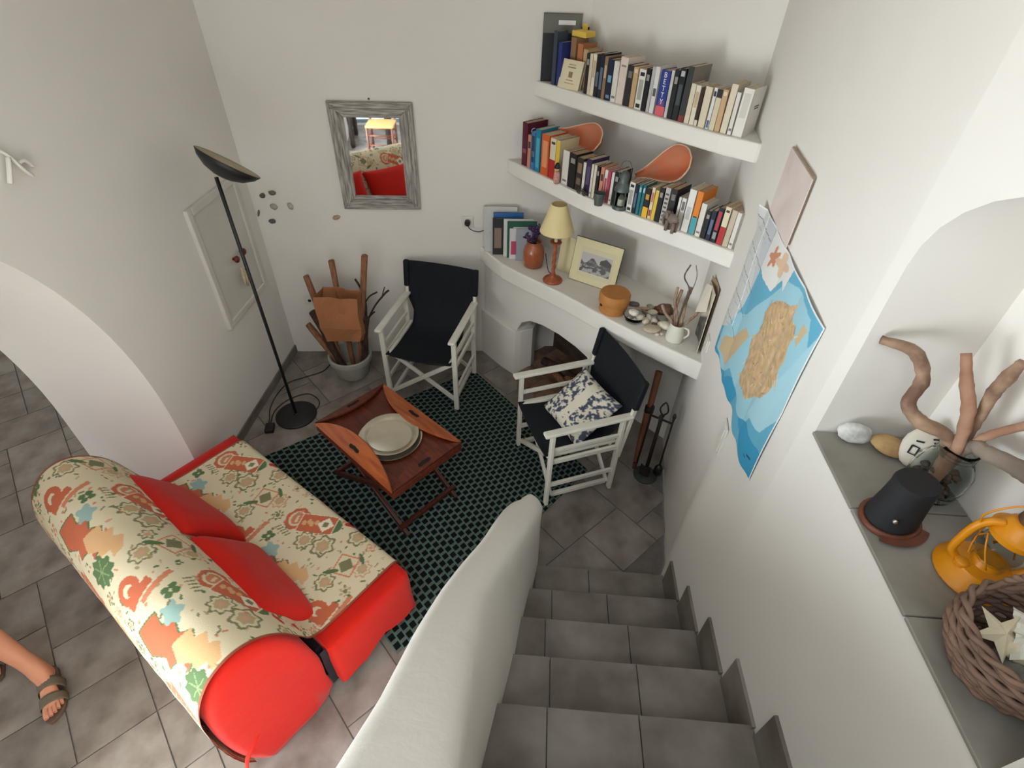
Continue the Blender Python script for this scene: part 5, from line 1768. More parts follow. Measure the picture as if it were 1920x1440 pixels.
M_JAR = mat('glazed_terracotta_jar', (170, 92, 54), 0.25, var=0.08, scale=9, color2=(150, 78, 48), spec=0.6, coat=0.3)
jr = MB().lathe([(0.0, 0.0), (0.062, 0.0), (0.070, 0.008), (0.075, 0.05), (0.075, 0.11), (0.068, 0.142), (0.054, 0.162), (0.050, 0.175), (0.055, 0.186), (0.050, 0.188), (0.044, 0.174), (0.048, 0.16), (0.0, 0.15)], 36).obj('jar', M_JAR, None, smooth=True)
jr.location = (-0.030, 3.462, LZ)
tag(jr, 'squat glazed terracotta jar holding purple dried flowers on the mantel', 'jar')
fl_ = thing('dried_flowers', 'bunch of purple dried sea lavender standing in the terracotta jar', 'flowers', (-0.030, 3.462, LZ + 0.152))
M_PURP = [mat('purple_petal_%d' % k, c, 0.9, var=0.2, scale=80) for k, c in enumerate(((78, 50, 98), (96, 66, 112), (62, 44, 80)))]
for k in range(14):
    a, r_ = RNG.uniform(0, 6.28), RNG.uniform(0.0, 0.062)
    top = (r_ * math.cos(a), r_ * math.sin(a), RNG.uniform(0.07, 0.15))
    MB().tube([(0.3 * top[0], 0.3 * top[1], 0.0), (0.7 * top[0], 0.7 * top[1], top[2] * 0.6), top], 0.0016, 5).obj('stem', M_TWIG, fl_)
    fb = MB()
    for q in range(9):
        fb.blob((top[0] + RNG.uniform(-0.02, 0.02), top[1] + RNG.uniform(-0.02, 0.02), top[2] + RNG.uniform(-0.02, 0.014)), (0.008, 0.008, 0.006), 6, 0.3, q)
    fb.obj('flower_head', M_PURP[k % 3], fl_, smooth=True)

M_SHADE = mat('cream_lampshade', (232, 212, 158), 0.8, var=0.03, scale=10)
M_TURN = mat('red_brown_turned_wood', (176, 92, 56), 0.45, scale=6, color2=(150, 74, 46), stretch=(6, 6, 1))
tl = thing('table_lamp', 'wooden candlestick table lamp with cream cone shade on the mantel', 'table lamp', (0.112, 3.262, LZ))
MB().lathe([(0.0, 0.0), (0.066, 0.0), (0.068, 0.008), (0.060, 0.018), (0.032, 0.028), (0.020, 0.042), (0.016, 0.055), (0.0, 0.055)], 32).obj('base', M_TURN, tl, smooth=True)
N_ = 26


def twist(u, v):
    a = 2 * math.pi * u
    r_ = 0.0125 + 0.0028 * math.cos(3 * a + v * 26) - 0.001 * v
    return (r_ * math.cos(a), r_ * math.sin(a), 0.052 + 0.222 * v)


MB().grid(twist, 24, 60).obj('twisted_stem', M_TURN, tl, smooth=True)
MB().lathe([(0.0, 0.262), (0.014, 0.266), (0.034, 0.278), (0.040, 0.284), (0.037, 0.288), (0.014, 0.281), (0.0, 0.281)], 28).obj('drip_cup', M_TURN, tl, smooth=True)
MB().lathe([(0.0, 0.288), (0.011, 0.288), (0.011, 0.372), (0.0, 0.372)], 16).obj('candle_tube', mat('ivory_tube', (226, 210, 176), 0.5), tl, smooth=True, auto=40)
sh_ = MB().lathe([(0.104, 0.365), (0.101, 0.368), (0.048, 0.545), (0.046, 0.545)], 48)
sm = [(0.112, 0.362), (0.050, 0.540), (0.0475, 0.539), (0.1095, 0.362)]
shd = MB().lathe(sm, 48, closed=True).obj('shade', M_SHADE, tl, smooth=True, auto=40)
MB().tube(catmull([(0.02, 0.04, 0.01), (-0.03, 0.07, 0.03), (-0.05, 0.09, 0.10), (-0.06, 0.12, 0.14)], 6), 0.003, 6).obj('cable', M_CORD, tl, smooth=True)

# framed photograph and plain board behind it
M_MAT = mat('cream_card_mount', (224, 212, 168), 0.7, var=0.03, scale=10)
M_FRAMED = mat('dark_thin_frame', (52, 42, 34), 0.4)
pf_dir = Vector((0.300, -0.165, 0)).normalized()
pang = math.atan2(pf_dir.y, pf_dir.x)
pf = thing('framed_photo', 'cream-mounted black and white photograph leaning on the mantel wall', 'picture', (0.370, 3.225, LZ), pang)
pf.rotation_euler = (math.radians(-14), 0, pang)
PWd, PHt = 0.345, 0.300
MB().box((0, 0.006, PHt / 2), (PWd, 0.010, PHt)).obj('backing', M_FRAMED, pf, bevel=0.001)
MB().box((0, -0.0005, PHt / 2), (PWd - 0.008, 0.003, PHt - 0.008)).obj('mount', M_MAT, pf)
MB().box((0.005, -0.0025, PHt / 2 - 0.005), (0.25, 0.001, 0.20)).obj('inner_mount', mat('pale_card', (216, 206, 172), 0.7), pf)
ph = Canvas(0.21, 0.12, 60, 36, (176, 166, 160))
for j in range(36):
    for i in range(60):
        x, y = i / 59, j / 35
        n_ = noise.noise(Vector((x * 7, y * 6, 2))) + 0.5 * noise.noise(Vector((x * 18, y * 16, 5)))
        hill = 0.62 + 0.25 * noise.noise(Vector((x * 4, 0, 9)))
        g = 0.50 if y > hill else 0.10 + 0.22 * max(0, n_)
        if x > 0.62 and 0.55 < y < 0.92 - abs(x - 0.8) * 0.9:
            g = 0.06
        if y < 0.35 and n_ > 0.0:
            g = 0.40
        ph.a[j, i, :3] = (g, g * 0.93, g * 0.90)
printed_grid('photo_print', lambda u, v: (-0.105 + 0.22 * u, -0.0035, 0.080 + 0.130 * v), 60, 36, ph, vcol_mat('photo_paper', 0.4), pf, smooth=False)
bd = MB().box((0, 0, 0.125), (0.13, 0.006, 0.25)).obj('card_board', M_MAT)
bd.location = (0.195, 3.395, LZ)
bd.rotation_euler = (math.radians(-8), 0, pang - 0.1)
tag(bd, 'plain cream board standing behind the lamp, left of the framed photograph', 'board')

M_BOXW = mat('honey_cork_wood', (196, 132, 66), 0.6, var=0.08, scale=16, color2=(182, 118, 60))
bxr = thing('round_box', 'round honey-coloured wooden box with lid on the mantel', 'box', (0.500, 2.935, LZ))
MB().lathe([(0.0, 0.0), (0.082, 0.0), (0.088, 0.006), (0.090, 0.068), (0.0, 0.068)], 44).obj('body', M_BOXW, bxr, smooth=True, auto=40)
MB().lathe([(0.0, 0.066), (0.095, 0.066), (0.098, 0.072), (0.098, 0.118), (0.090, 0.132), (0.03, 0.134), (0.0, 0.132)], 44).obj('lid', M_BOXW, bxr, smooth=True, auto=40)
for a in (3.6, 0.35):
    MB().blob((0.090 * math.cos(a), 0.090 * math.sin(a), 0.062), (0.010, 0.010, 0.014), 8).obj('thumb_notch', M_HOLE, bxr, smooth=True)

# glass bowl of shells and the heap of pebbles
bw_ = MB().lathe([(0.0, 0.0), (0.040, 0.0), (0.058, 0.018), (0.068, 0.045), (0.070, 0.050), (0.067, 0.050), (0.055, 0.019), (0.038, 0.004), (0.0, 0.004)], 36).obj('glass_bowl', M_GLASS, None, smooth=True)
bw_.location = (0.622, 2.822, LZ)
tag(bw_, 'small clear glass bowl of shells beside the round box', 'bowl')
PEB = [  # x, y, z, rx, ry, rz, colour, label
    (0.618, 2.838, 0.052, 0.034, 0.030, 0.020, (232, 224, 210), 'large round white shell on top in the glass bowl'), (0.655, 2.800, 0.042, 0.026, 0.022, 0.018, (212, 200, 184), 'beige shell at the right of the glass bowl'),
    (0.590, 2.806, 0.030, 0.018, 0.016, 0.014, (150, 138, 124), 'small dark shell at the left in the glass bowl'), (0.625, 2.795, 0.024, 0.020, 0.016, 0.012, (180, 166, 148), 'small tan shell at the front in the glass bowl'),
    (0.640, 3.000, 0.014, 0.040, 0.022, 0.014, (104, 96, 88), 'flat dark grey pebble at the back of the heap'), (0.690, 2.950, 0.013, 0.055, 0.016, 0.012, (176, 150, 124), 'long thin tan pebble across the back of the heap'),
    (0.700, 2.905, 0.013, 0.050, 0.016, 0.012, (150, 124, 100), 'long thin brown pebble behind the glass bowl'), (0.745, 2.975, 0.014, 0.030, 0.022, 0.014, (166, 168, 150), 'greenish grey pebble at the back of the heap'),
    (0.748, 2.905, 0.018, 0.034, 0.024, 0.018, (224, 212, 192), 'white pebble against the brown sponge'), (0.825, 2.925, 0.030, 0.055, 0.042, 0.030, (112, 78, 56), 'rough brown dried sponge in the pebble heap'),
    (0.715, 2.845, 0.018, 0.030, 0.020, 0.016, (232, 222, 204), 'bright white pebble in the middle of the heap'), (0.745, 2.815, 0.018, 0.028, 0.018, 0.015, (226, 214, 196), 'pale pebble right of the bright white one'),
    (0.690, 2.800, 0.022, 0.026, 0.024, 0.022, (214, 198, 176), 'rounded cream pebble next to the glass bowl'), (0.800, 2.840, 0.018, 0.040, 0.028, 0.018, (138, 136, 122), 'olive grey pebble below the sponge'),
    (0.745, 2.770, 0.012, 0.030, 0.022, 0.012, (110, 92, 78), 'dark brown pebble at the heap centre'), (0.800, 2.755, 0.026, 0.044, 0.034, 0.024, (234, 224, 204), 'largest egg-shaped cream pebble in the heap'),
    (0.722, 2.722, 0.018, 0.056, 0.038, 0.018, (198, 182, 158), 'large flat beige pebble at the front of the heap'), (0.840, 2.790, 0.016, 0.020, 0.017, 0.016, (228, 218, 204), 'small white pebble beside the cream jug'),
    (0.868, 2.850, 0.015, 0.020, 0.015, 0.014, (224, 210, 190), 'small cream pebble at the right back of the heap'), (0.748, 2.682, 0.008, 0.014, 0.011, 0.008, (228, 208, 190), 'tiny pinkish pebble at the front edge of the heap'),
    (0.775, 2.690, 0.008, 0.013, 0.010, 0.008, (216, 186, 166), 'tiny salmon pebble at the front edge of the heap')]
for k, (x, y, z, rx, ry, rz, colr, lab) in enumerate(PEB):
    o = MB().blob((0, 0, 0), (rx, ry, rz), 16 if k != 9 else 20, 0.16 if k != 9 else 0.5, k).obj('pebble' if 'shell' not in lab and 'sponge' not in lab else ('shell' if 'shell' in lab else 'sponge'), mat('pebble_%d' % k, colr, 0.6, var=0.1, scale=40, bump=0.5 if k == 9 else 0.0, bump_scale=60), None, smooth=True)
    o.location = (x, y, LZ + max(z, rz * 1.02))
    o.rotation_euler = (0, 0, -0.6 + 0.8 * math.sin(k * 1.7))
    tag(o, lab, 'shell' if 'shell' in lab else ('sponge' if 'sponge' in lab else 'pebble'), 'beach finds on the mantel')

M_CREAMC = mat('cream_glazed_ceramic', (226, 222, 206), 0.3, var=0.02, scale=10, spec=0.5)
jg = thing('jug', 'small cream ceramic jug filled with driftwood at the right of the mantel', 'jug', (0.846, 2.655, LZ), -0.2)
MB().lathe([(0.0, 0.0), (0.050, 0.0), (0.053, 0.006), (0.052, 0.05), (0.044, 0.100), (0.043, 0.112), (0.040, 0.112), (0.041, 0.098), (0.048, 0.05), (0.048, 0.01), (0.0, 0.008)], 36).obj('body', M_CREAMC, jg, smooth=True)
MB().tube(catmull([(0.040, -0.012, 0.098), (0.064, -0.02, 0.092), (0.070, -0.022, 0.060), (0.050, -0.016, 0.028)], 6), 0.0065, 8).obj('handle', M_CREAMC, jg, smooth=True)
M_DRIFT = mat('driftwood', (178, 150, 128), 0.85, scale=10, color2=(136, 108, 90), stretch=(5, 5, 1.2), bump=0.3, bump_scale=30)
M_DRIFTG = mat('grey_driftwood', (120, 108, 100), 0.85, scale=10, color2=(92, 80, 74), stretch=(5, 5, 1.2), bump=0.3, bump_scale=30)
DW = [([(0.0, 0.0, 0.02), (-0.02, 0.02, 0.10), (-0.02, 0.06, 0.20), (0.0, 0.10, 0.28)], 0.011, M_DRIFT, 'thick pale driftwood stick standing tall at the back of the jug'),
      ([(0.01, 0.0, 0.02), (0.02, 0.02, 0.12), (0.03, 0.07, 0.22), (0.05, 0.10, 0.30)], 0.014, M_DRIFT, 'broad flat-ended driftwood piece at the top of the jug'),
      ([(-0.01, 0.0, 0.02), (-0.04, 0.01, 0.12), (-0.08, 0.02, 0.16), (-0.11, 0.04, 0.21)], 0.010, M_DRIFT, 'driftwood piece leaning left out of the jug'),
      ([(0.01, -0.01, 0.02), (0.04, 0.0, 0.11), (0.09, 0.03, 0.15), (0.12, 0.05, 0.19)], 0.009, M_DRIFT, 'forked driftwood piece leaning right out of the jug'),
      ([(0.0, 0.01, 0.02), (-0.01, 0.03, 0.15), (-0.035, 0.06, 0.22), (-0.03, 0.09, 0.30)], 0.009, M_DRIFT, 'slim driftwood stick beside the tall thick one in the jug'),
      ([(0.0, 0.01, 0.02), (0.01, 0.04, 0.20), (0.03, 0.07, 0.30), (-0.01, 0.09, 0.37), (0.01, 0.10, 0.44)], 0.005, M_DRIFTG, 'dark wavy twig rising highest from the jug'),
      ([(0.005, 0.0, 0.02), (0.03, 0.05, 0.22), (0.06, 0.09, 0.36), (0.04, 0.10, 0.44)], 0.0025, M_DRIFTG, 'hair-thin grey twig curving above the jug')]
for pts, r, mt, lab in DW:
    path = catmull(pts, 5)
    o = MB().tube(path, [r * (0.85 + 0.35 * abs(math.sin(k * 1.3))) for k in range(len(path))], 8, flat=0.8).obj('driftwood', mt, None, smooth=True)
    o.location = (0.846, 2.655, LZ)
    tag(o, lab, 'driftwood', 'driftwood in the cream jug')

# open book standing at the mantel's right end
ob = thing('open_book', 'open picture book standing at the right end of the mantel against the wall', 'book', (0.955, 2.60, LZ), 0)
NB = 40
pc = Canvas(1, 1, NB, NB, (222, 212, 192))
for j in range(NB):
    for i in range(NB):
        x, y = i / NB, j / NB
        if y < 0.62 - 0.25 * x and x > 0.12:
            n_ = noise.noise(Vector((x * 5, y * 7, 3))) + 0.5 * noise.noise(Vector((x * 12, y * 14, 1)))
            g = 0.10 + 0.16 * max(0, n_ + 0.2)
            pc.a[j, i, :3] = (g, g * 0.95, g * 0.86)
M_PAGE = vcol_mat('page_print', 0.6)
printed_grid('left_page', lambda u, v: (0.0 + 0.030 * u + 0.02 * math.sin(u * 3) * (1 - v), -0.075 + 0.205 * u, 0.005 + 0.39 * v - 0.03 * u), NB, NB, pc, M_PAGE, ob, solid=0.004)
MB().grid(lambda u, v: (0.012 + 0.030 * u + 0.008 * math.sin(u * 4), -0.078 + 0.225 * u, 0.0 + 0.42 * v - 0.03 * u), 12, 10).obj('cover', mat('tan_book_cover', (176, 148, 116), 0.7), ob, smooth=True)
MB().add([(-0.045, 0.02, 0.22), (-0.012, -0.055, 0.27), (0.012, 0.03, 0.385), (0.0, 0.10, 0.36)], [(0, 1, 2, 3)]).obj('curled_page', mat('cream_page', (228, 218, 200), 0.7), ob)
so_ = ob.children[-1].modifiers.new('thickness', 'SOLIDIFY')
so_.thickness = 0.0015

# ================================================================== NICHE OBJECTS
o = MB().blob((0, 0, 0), (0.044, 0.016, 0.030), 22, 0.12, 4).obj('white_stone', mat('speckled_white_stone', (224, 222, 216), 0.7, scale=38, color2=(176, 174, 170), bump=0.2, bump_scale=40), None, smooth=True)
o.location = (0.882, 1.060, NZ + 0.030)
o.rotation_euler = (math.radians(-16), 0.1, -0.25)
tag(o, 'speckled white stone leaning on the far side of the niche', 'stone')
o = MB().blob((0, 0, 0), (0.050, 0.030, 0.012), 20, 0.15, 8).obj('ochre_stone', mat('ochre_stone', (196, 162, 112), 0.75, scale=26, color2=(170, 132, 88), bump=0.3, bump_scale=30), None, smooth=True)
o.location = (0.965, 1.030, NZ + 0.020)
o.rotation_euler = (math.radians(25), 0.1, -0.5)
tag(o, 'flat ochre stone between the white stone and the painted one', 'stone')
ps = thing('painted_stone', 'flat pale stone painted with black marks, leaning beside the glass jar', 'stone', (1.010, 0.992, NZ + 0.058), -0.5)
ps.rotation_euler = (math.radians(-22), 0, -0.65)
MB().blob((0, 0, 0), (0.046, 0.012, 0.062), 20, 0.1, 6).obj('stone', mat('pale_stone', (222, 212, 196), 0.7, var=0.04, scale=30), ps, smooth=True)
for pts in ([(-0.022, -0.013, 0.0), (-0.022, -0.013, -0.022), (-0.006, -0.013, -0.022), (-0.006, -0.013, 0.0), (-0.022, -0.013, 0.0)], [(-0.02, -0.0125, 0.014), (-0.004, -0.0125, 0.018)],
            [(0.012, -0.0125, 0.014), (0.020, -0.0125, 0.022), (0.014, -0.0125, 0.028)], [(0.008, -0.012, 0.034), (0.022, -0.0115, 0.040), (0.020, -0.011, 0.048)]):
    MB().tube(pts, 0.0022, 6).obj('painted_mark', M_BLACK, ps)

# black cap-like case with brown leather rim
M_FELT = mat('black_felt', (30, 30, 33), 0.8, var=0.12, scale=30, bump=0.1, bump_scale=60)
M_LEATH = mat('brown_leather', (104, 56, 38), 0.5, var=0.15, scale=30)
cs = thing('black_case', 'black felt round-topped case with brown leather rim and silver stud in the niche', 'case', (0.866, 0.802, NZ), 0.3)
cs.scale = (0.93, 0.93, 1.05)
sec_ = [(0.066, 0.054, 0.010, 0.0), (0.064, 0.053, 0.035, 0.0), (0.057, 0.049, 0.075, 0.004), (0.053, 0.047, 0.105, 0.008), (0.054, 0.048, 0.118, 0.010), (0.050, 0.044, 0.126, 0.011), (0.0, 0.0, 0.128, 0.011)]
vs = []
NC = 32
for rx, ry, z, sh__ in sec_:
    for k in range(NC):
        a = 2 * math.pi * k / NC
        vs.append((rx * math.cos(a) + sh__, ry * math.sin(a) + sh__ * 0.6, z))
MB().add(vs, [(i * NC + k, i * NC + (k + 1) % NC, (i + 1) * NC + (k + 1) % NC, (i + 1) * NC + k) for i in range(len(sec_) - 1) for k in range(NC)]).obj('body', M_FELT, cs, smooth=True, auto=50)
MB().tube([(0.070 * math.cos(a * math.pi / 16), 0.058 * math.sin(a * math.pi / 16), 0.008) for a in range(33)], 0.0075, 8, caps=False).obj('rim', M_LEATH, cs, smooth=True)
MB().grid(lambda u, v: ((0.066 + 0.028 * v) * math.cos(-2.5 + 1.7 * u), (0.055 + 0.028 * v) * math.sin(-2.5 + 1.7 * u), 0.012 - 0.004 * v), 16, 3).obj('peak', M_LEATH, cs, smooth=True)
MB().blob((-0.046, -0.036, 0.052), (0.006, 0.006, 0.006), 10).obj('stud', mat('steel_stud', (196, 194, 188), 0.3, metal=0.9), cs, smooth=True)

# glass jar with driftwood branches
gj = thing('glass_jar', 'large clear glass jar holding driftwood branches in the niche', 'jar', (1.005, 0.905, NZ))
MB().lathe([(0.0, 0.0), (0.048, 0.0), (0.056, 0.010), (0.062, 0.05), (0.060, 0.09), (0.046, 0.118), (0.038, 0.128), (0.038, 0.150), (0.041, 0.152), (0.041, 0.157), (0.036, 0.157), (0.0355, 0.128), (0.043, 0.116), (0.056, 0.088), (0.058, 0.05), (0.052, 0.012), (0.0, 0.006)], 36).obj('glass', M_GLASS, gj, smooth=True)
for z in (0.134, 0.143):
    MB().tube([(0.0395 * math.cos(a * math.pi / 12), 0.0395 * math.sin(a * math.pi / 12), z) for a in range(25)], 0.0016, 6, caps=False).obj('thread', M_GLASS, gj, smooth=True)
jf = MB()
rk = random.Random(4)
for k in range(40):
    a, r_ = rk.uniform(0, 6.28), 0.043 * math.sqrt(rk.random())
    jf.blob((r_ * math.cos(a), r_ * math.sin(a), rk.uniform(0.014, 0.075)), (rk.uniform(0.008, 0.014), rk.uniform(0.007, 0.012), rk.uniform(0.005, 0.009)), 8, 0.3, k)
jfo = jf.obj('shell_filling', mat('dark_mixed_shells', (120, 98, 84), 0.7, scale=60, color2=(70, 56, 50)), gj, smooth=True)
jfo['kind'] = 'stuff'
M_BR1 = mat('weathered_branch', (176, 144, 118), 0.85, scale=20, color2=(116, 86, 70), stretch=(1, 1, 1), bump=0.5, bump_scale=22)
M_BR2 = mat('red_brown_branch', (186, 146, 120), 0.8, scale=9, color2=(140, 88, 66), bump=0.4, bump_scale=22)
M_BR3 = mat('grey_branch', (150, 136, 122), 0.85, scale=8, color2=(112, 96, 86), bump=0.5, bump_scale=22)
BRN = [([(1.000, 0.905, 1.83), (0.992, 0.912, 1.93), (0.965, 0.922, 1.985), (0.918, 0.950, 1.995), (0.895, 0.985, 2.020), (0.912, 1.01, 2.075), (0.885, 1.045, 2.125), (0.822, 1.080, 2.130)], [0.014, 0.016, 0.020, 0.022, 0.021, 0.021, 0.019, 0.013], M_BR1, 'twisted snake-like driftwood branch arching left from the glass jar'),
       ([(1.002, 0.90, 1.83), (0.985, 0.895, 1.97), (0.976, 0.925, 2.06), (0.972, 0.965, 2.10), (0.965, 1.01, 2.155)], [0.012, 0.014, 0.017, 0.016, 0.012], M_BR2, 'straight red-brown driftwood stick with splintered tip in the glass jar'),
       ([(1.005, 0.905, 1.83), (1.003, 0.910, 1.99), (1.003, 0.918, 2.05), (1.003, 0.930, 2.11), (1.004, 0.928, 2.16), (1.005, 0.925, 2.20)], [0.010, 0.011, 0.012, 0.015, 0.016, 0.010], M_BR1, 'dark curved driftwood branch leaning right behind the straight stick'),
       ([(1.005, 0.905, 1.85), (1.006, 0.890, 1.99), (1.005, 0.872, 2.04), (1.005, 0.83, 2.11), (1.005, 0.79, 2.16)], [0.009, 0.010, 0.010, 0.009, 0.007], M_BR2, 'thin pinkish driftwood stick pointing right above the jar mouth'),
       ([(1.005, 0.905, 1.85), (1.002, 0.890, 1.980), (1.000, 0.84, 2.012), (1.000, 0.77, 2.045), (0.995, 0.71, 2.06), (0.990, 0.65, 2.06)], [0.012, 0.015, 0.019, 0.020, 0.021, 0.016], M_BR3, 'thick grey driftwood branch lying right over the jar mouth')]
for pts, rad, mt, lab in BRN:
    base = Vector(pts[0])
    path = catmull([Vector(p) - base for p in pts], 6)
    rr_ = np.interp(np.linspace(0, len(rad) - 1, len(path)), range(len(rad)), rad)
    o = MB().tube(path, [float(r) * (1 + 0.22 * noise.noise(Vector((k * 0.7, 1, 2)))) for k, r in enumerate(rr_)], 10, flat=0.75).obj('driftwood_branch', mt, None, smooth=True)
    o.location = base
    tag(o, lab, 'driftwood', 'driftwood branches in the glass jar')

# yellow hurricane lantern
M_YEL = mat('yellow_enamel', (222, 142, 16), 0.4, var=0.06, scale=12, spec=0.5)
hl = thing('hurricane_lantern', 'yellow enamel hurricane lantern standing in the niche', 'lantern', (0.985, 0.672, NZ), -0.35)
MB().lathe([(0.0, 0.0), (0.074, 0.0), (0.078, 0.006), (0.076, 0.012), (0.072, 0.014), (0.066, 0.030), (0.058, 0.036), (0.054, 0.046), (0.030, 0.052), (0.024, 0.066), (0.0, 0.066)], 40).obj('fuel_tank', M_YEL, hl, smooth=True, auto=50)
MB().lathe([(0.0, 0.0), (0.013, 0.0), (0.014, 0.010), (0.010, 0.014), (0.0, 0.014)], 16, (-0.046, -0.018, 0.042)).obj('filler_cap', M_YEL, hl, smooth=True, auto=50)
MB().lathe([(0.026, 0.064), (0.040, 0.085), (0.043, 0.105), (0.036, 0.130), (0.028, 0.142), (0.026, 0.142), (0.034, 0.129), (0.041, 0.105), (0.038, 0.086), (0.024, 0.064)], 28).obj('globe', M_GLASS, hl, smooth=True)
MB().lathe([(0.030, 0.140), (0.046, 0.146), (0.048, 0.160), (0.036, 0.166), (0.030, 0.182), (0.018, 0.190), (0.0, 0.192)], 32).obj('chimney', M_YEL, hl, smooth=True, auto=50)
MB().lathe([(0.0, 0.190), (0.018, 0.190), (0.022, 0.196), (0.020, 0.212), (0.0, 0.216)], 20).obj('crown', mat('burnt_tin', (120, 96, 70), 0.5, metal=0.5, var=0.2), hl, smooth=True, auto=50)
for sx in (-1, 1):
    MB().tube(catmull([(sx * 0.050, 0, 0.040), (sx * 0.066, 0, 0.058), (sx * 0.070, 0, 0.085), (sx * 0.066, 0, 0.140), (sx * 0.052, 0, 0.165), (sx * 0.030, 0, 0.172)], 6), 0.0085, 8).obj('side_tube', M_YEL, hl, smooth=True)
for a in (0.3, 1.3, 2.3):
    MB().tube([(0.044 * math.cos(a + t * 0.25), 0.044 * math.sin(a + t * 0.25), 0.07 + 0.07 * (1 - abs(t - 4) / 4)) for t in range(9)], 0.0018, 6).obj('guard_wire', M_YEL, hl, smooth=True)
MB().tube(catmull([(-0.062, 0, 0.150), (-0.075, -0.01, 0.19), (-0.05, -0.02, 0.24), (0.0, -0.02, 0.255), (0.05, -0.02, 0.24), (0.075, -0.01, 0.19), (0.062, 0, 0.150)], 6), 0.0020, 6).obj('bail_handle', M_YEL, hl, smooth=True)

# wicker basket with shells and paper
M_WICK = mat('wicker', (142, 112, 94), 0.8, scale=12, color2=(104, 80, 68), bump=0.2, bump_scale=40)
bk = thing('wicker_basket', 'brown wicker basket with twisted handle holding shells at the near end of the niche', 'basket', (0.912, 0.470, NZ))
bk.scale = (1.08, 1.08, 1.05)
NR_ = 11
NSP = 24


def bk_r(z):
    return 0.070 + 0.032 * smooth01(z / 0.075) - 0.006 * smooth01((z - 0.075) / 0.04)


MB().lathe([(0.0, 0.0), (0.068, 0.0), (0.068, 0.006), (0.0, 0.006)], 32).obj('floor_disc', M_WICK, bk)
for r_i in range(NR_):
    z = 0.008 + r_i * 0.0098
    pts = []
    for k in range(97):
        a = 2 * math.pi * k / 96
        rr0 = bk_r(z) + 0.0035 * math.sin(a * NSP / 2 + math.pi * r_i)
        pts.append((rr0 * math.cos(a), rr0 * math.sin(a), z + 0.002 * math.sin(a * 3 + r_i)))
    MB().tube(pts, 0.0058, 6, caps=False).obj('weave_strand', M_WICK, bk, smooth=True)
for k in range(NSP):
    a = 2 * math.pi * k / NSP
    MB().tube([(bk_r(z) * math.cos(a), bk_r(z) * math.sin(a), z) for z in (0.004, 0.03, 0.06, 0.09, 0.112)], 0.0030, 5).obj('stake', M_WICK, bk, smooth=True)
for ph_ in (0, math.pi):
    pts = []
    for k in range(121):
        a = 2 * math.pi * k / 120
        pts.append(((0.099 + 0.005 * math.cos(a * 9 + ph_)) * math.cos(a), (0.099 + 0.005 * math.cos(a * 9 + ph_)) * math.sin(a), 0.117 + 0.005 * math.sin(a * 9 + ph_)))
    MB().tube(pts, 0.0050, 6, caps=False).obj('rim_strand', M_WICK, bk, smooth=True)
for ph_ in (0, 2.1, 4.2):
    pts = []
    for k in range(61):
        t = math.pi * k / 60
        base = Vector((0.02 * math.sin(t), 0.098 * math.cos(t), 0.112 + 0.105 * math.sin(t) ** 0.9))
        pts.append(base + Vector((0.006 * math.cos(t * 14 + ph_), 0.0, 0.006 * math.sin(t * 14 + ph_))))
    MB().tube(pts, 0.0052, 6).obj('handle_strand', M_WICK, bk, smooth=True)
M_SHELLW = mat('creamy_shell', (222, 208, 178), 0.5, var=0.05, scale=20)
M_PAPER = mat('white_tissue_paper', (222, 220, 206), 0.8, var=0.03)


def star(mb, c, R, r, h, n=5, rot=0.0):
    pts = []
    for k in range(2 * n):
        a = rot + math.pi * k / n
        q = R if k % 2 == 0 else r
        pts.append((c[0] + q * math.cos(a), c[1] + q * math.sin(a), c[2]))
    m = len(pts)
    mb.add(pts + [(c[0], c[1], c[2] + h), (c[0], c[1], c[2] - h * 0.5)], [(k, (k + 1) % m, m) for k in range(m)] + [((k + 1) % m, k, m + 1) for k in range(m)])
    return mb


o = star(MB(), (0, 0, 0), 0.050, 0.020, 0.016, 5, 0.4).obj('starfish_shell', M_SHELLW, None)
o.location = (0.872, 0.488, NZ + 0.105)
o.rotation_euler = (0.35, -0.3, 0.2)
tag(o, 'cream star-shaped shell at the left inside the wicker basket', 'shell', 'shells in the wicker basket')
o = MB().blob((0, 0, 0), (0.036, 0.028, 0.022), 14, 0.35, 3).obj('shell', M_SHELLW, None, smooth=True)
o.location = (0.905, 0.470, NZ + 0.095)
tag(o, 'rounded cream shell next to the star-shaped one in the basket', 'shell', 'shells in the wicker basket')
o = MB().grid(lambda u, v: (0.125 * (u - 0.5), 0.10 * (v - 0.5), 0.018 * math.sin(u * 5 + v * 2) + 0.02 * noise.noise(Vector((u * 4, v * 4, 0)))), 14, 12).obj('tissue_paper', M_PAPER, None)
o.location = (0.945, 0.462, NZ + 0.105)
o.rotation_euler = (0.1, -0.1, -0.5)
tag(o, 'folded sheet of white tissue paper lying in the wicker basket', 'paper')
o = MB().blob((0, 0, 0), (0.060, 0.055, 0.035), 16, 0.3, 12).obj('coral_lump', mat('grey_coral', (150, 146, 130), 0.9, scale=50, color2=(104, 100, 90), bump=0.6, bump_scale=60), None, smooth=True)
o.location = (0.915, 0.440, NZ + 0.050)
tag(o, 'lumpy grey coral at the bottom of the wicker basket', 'coral')
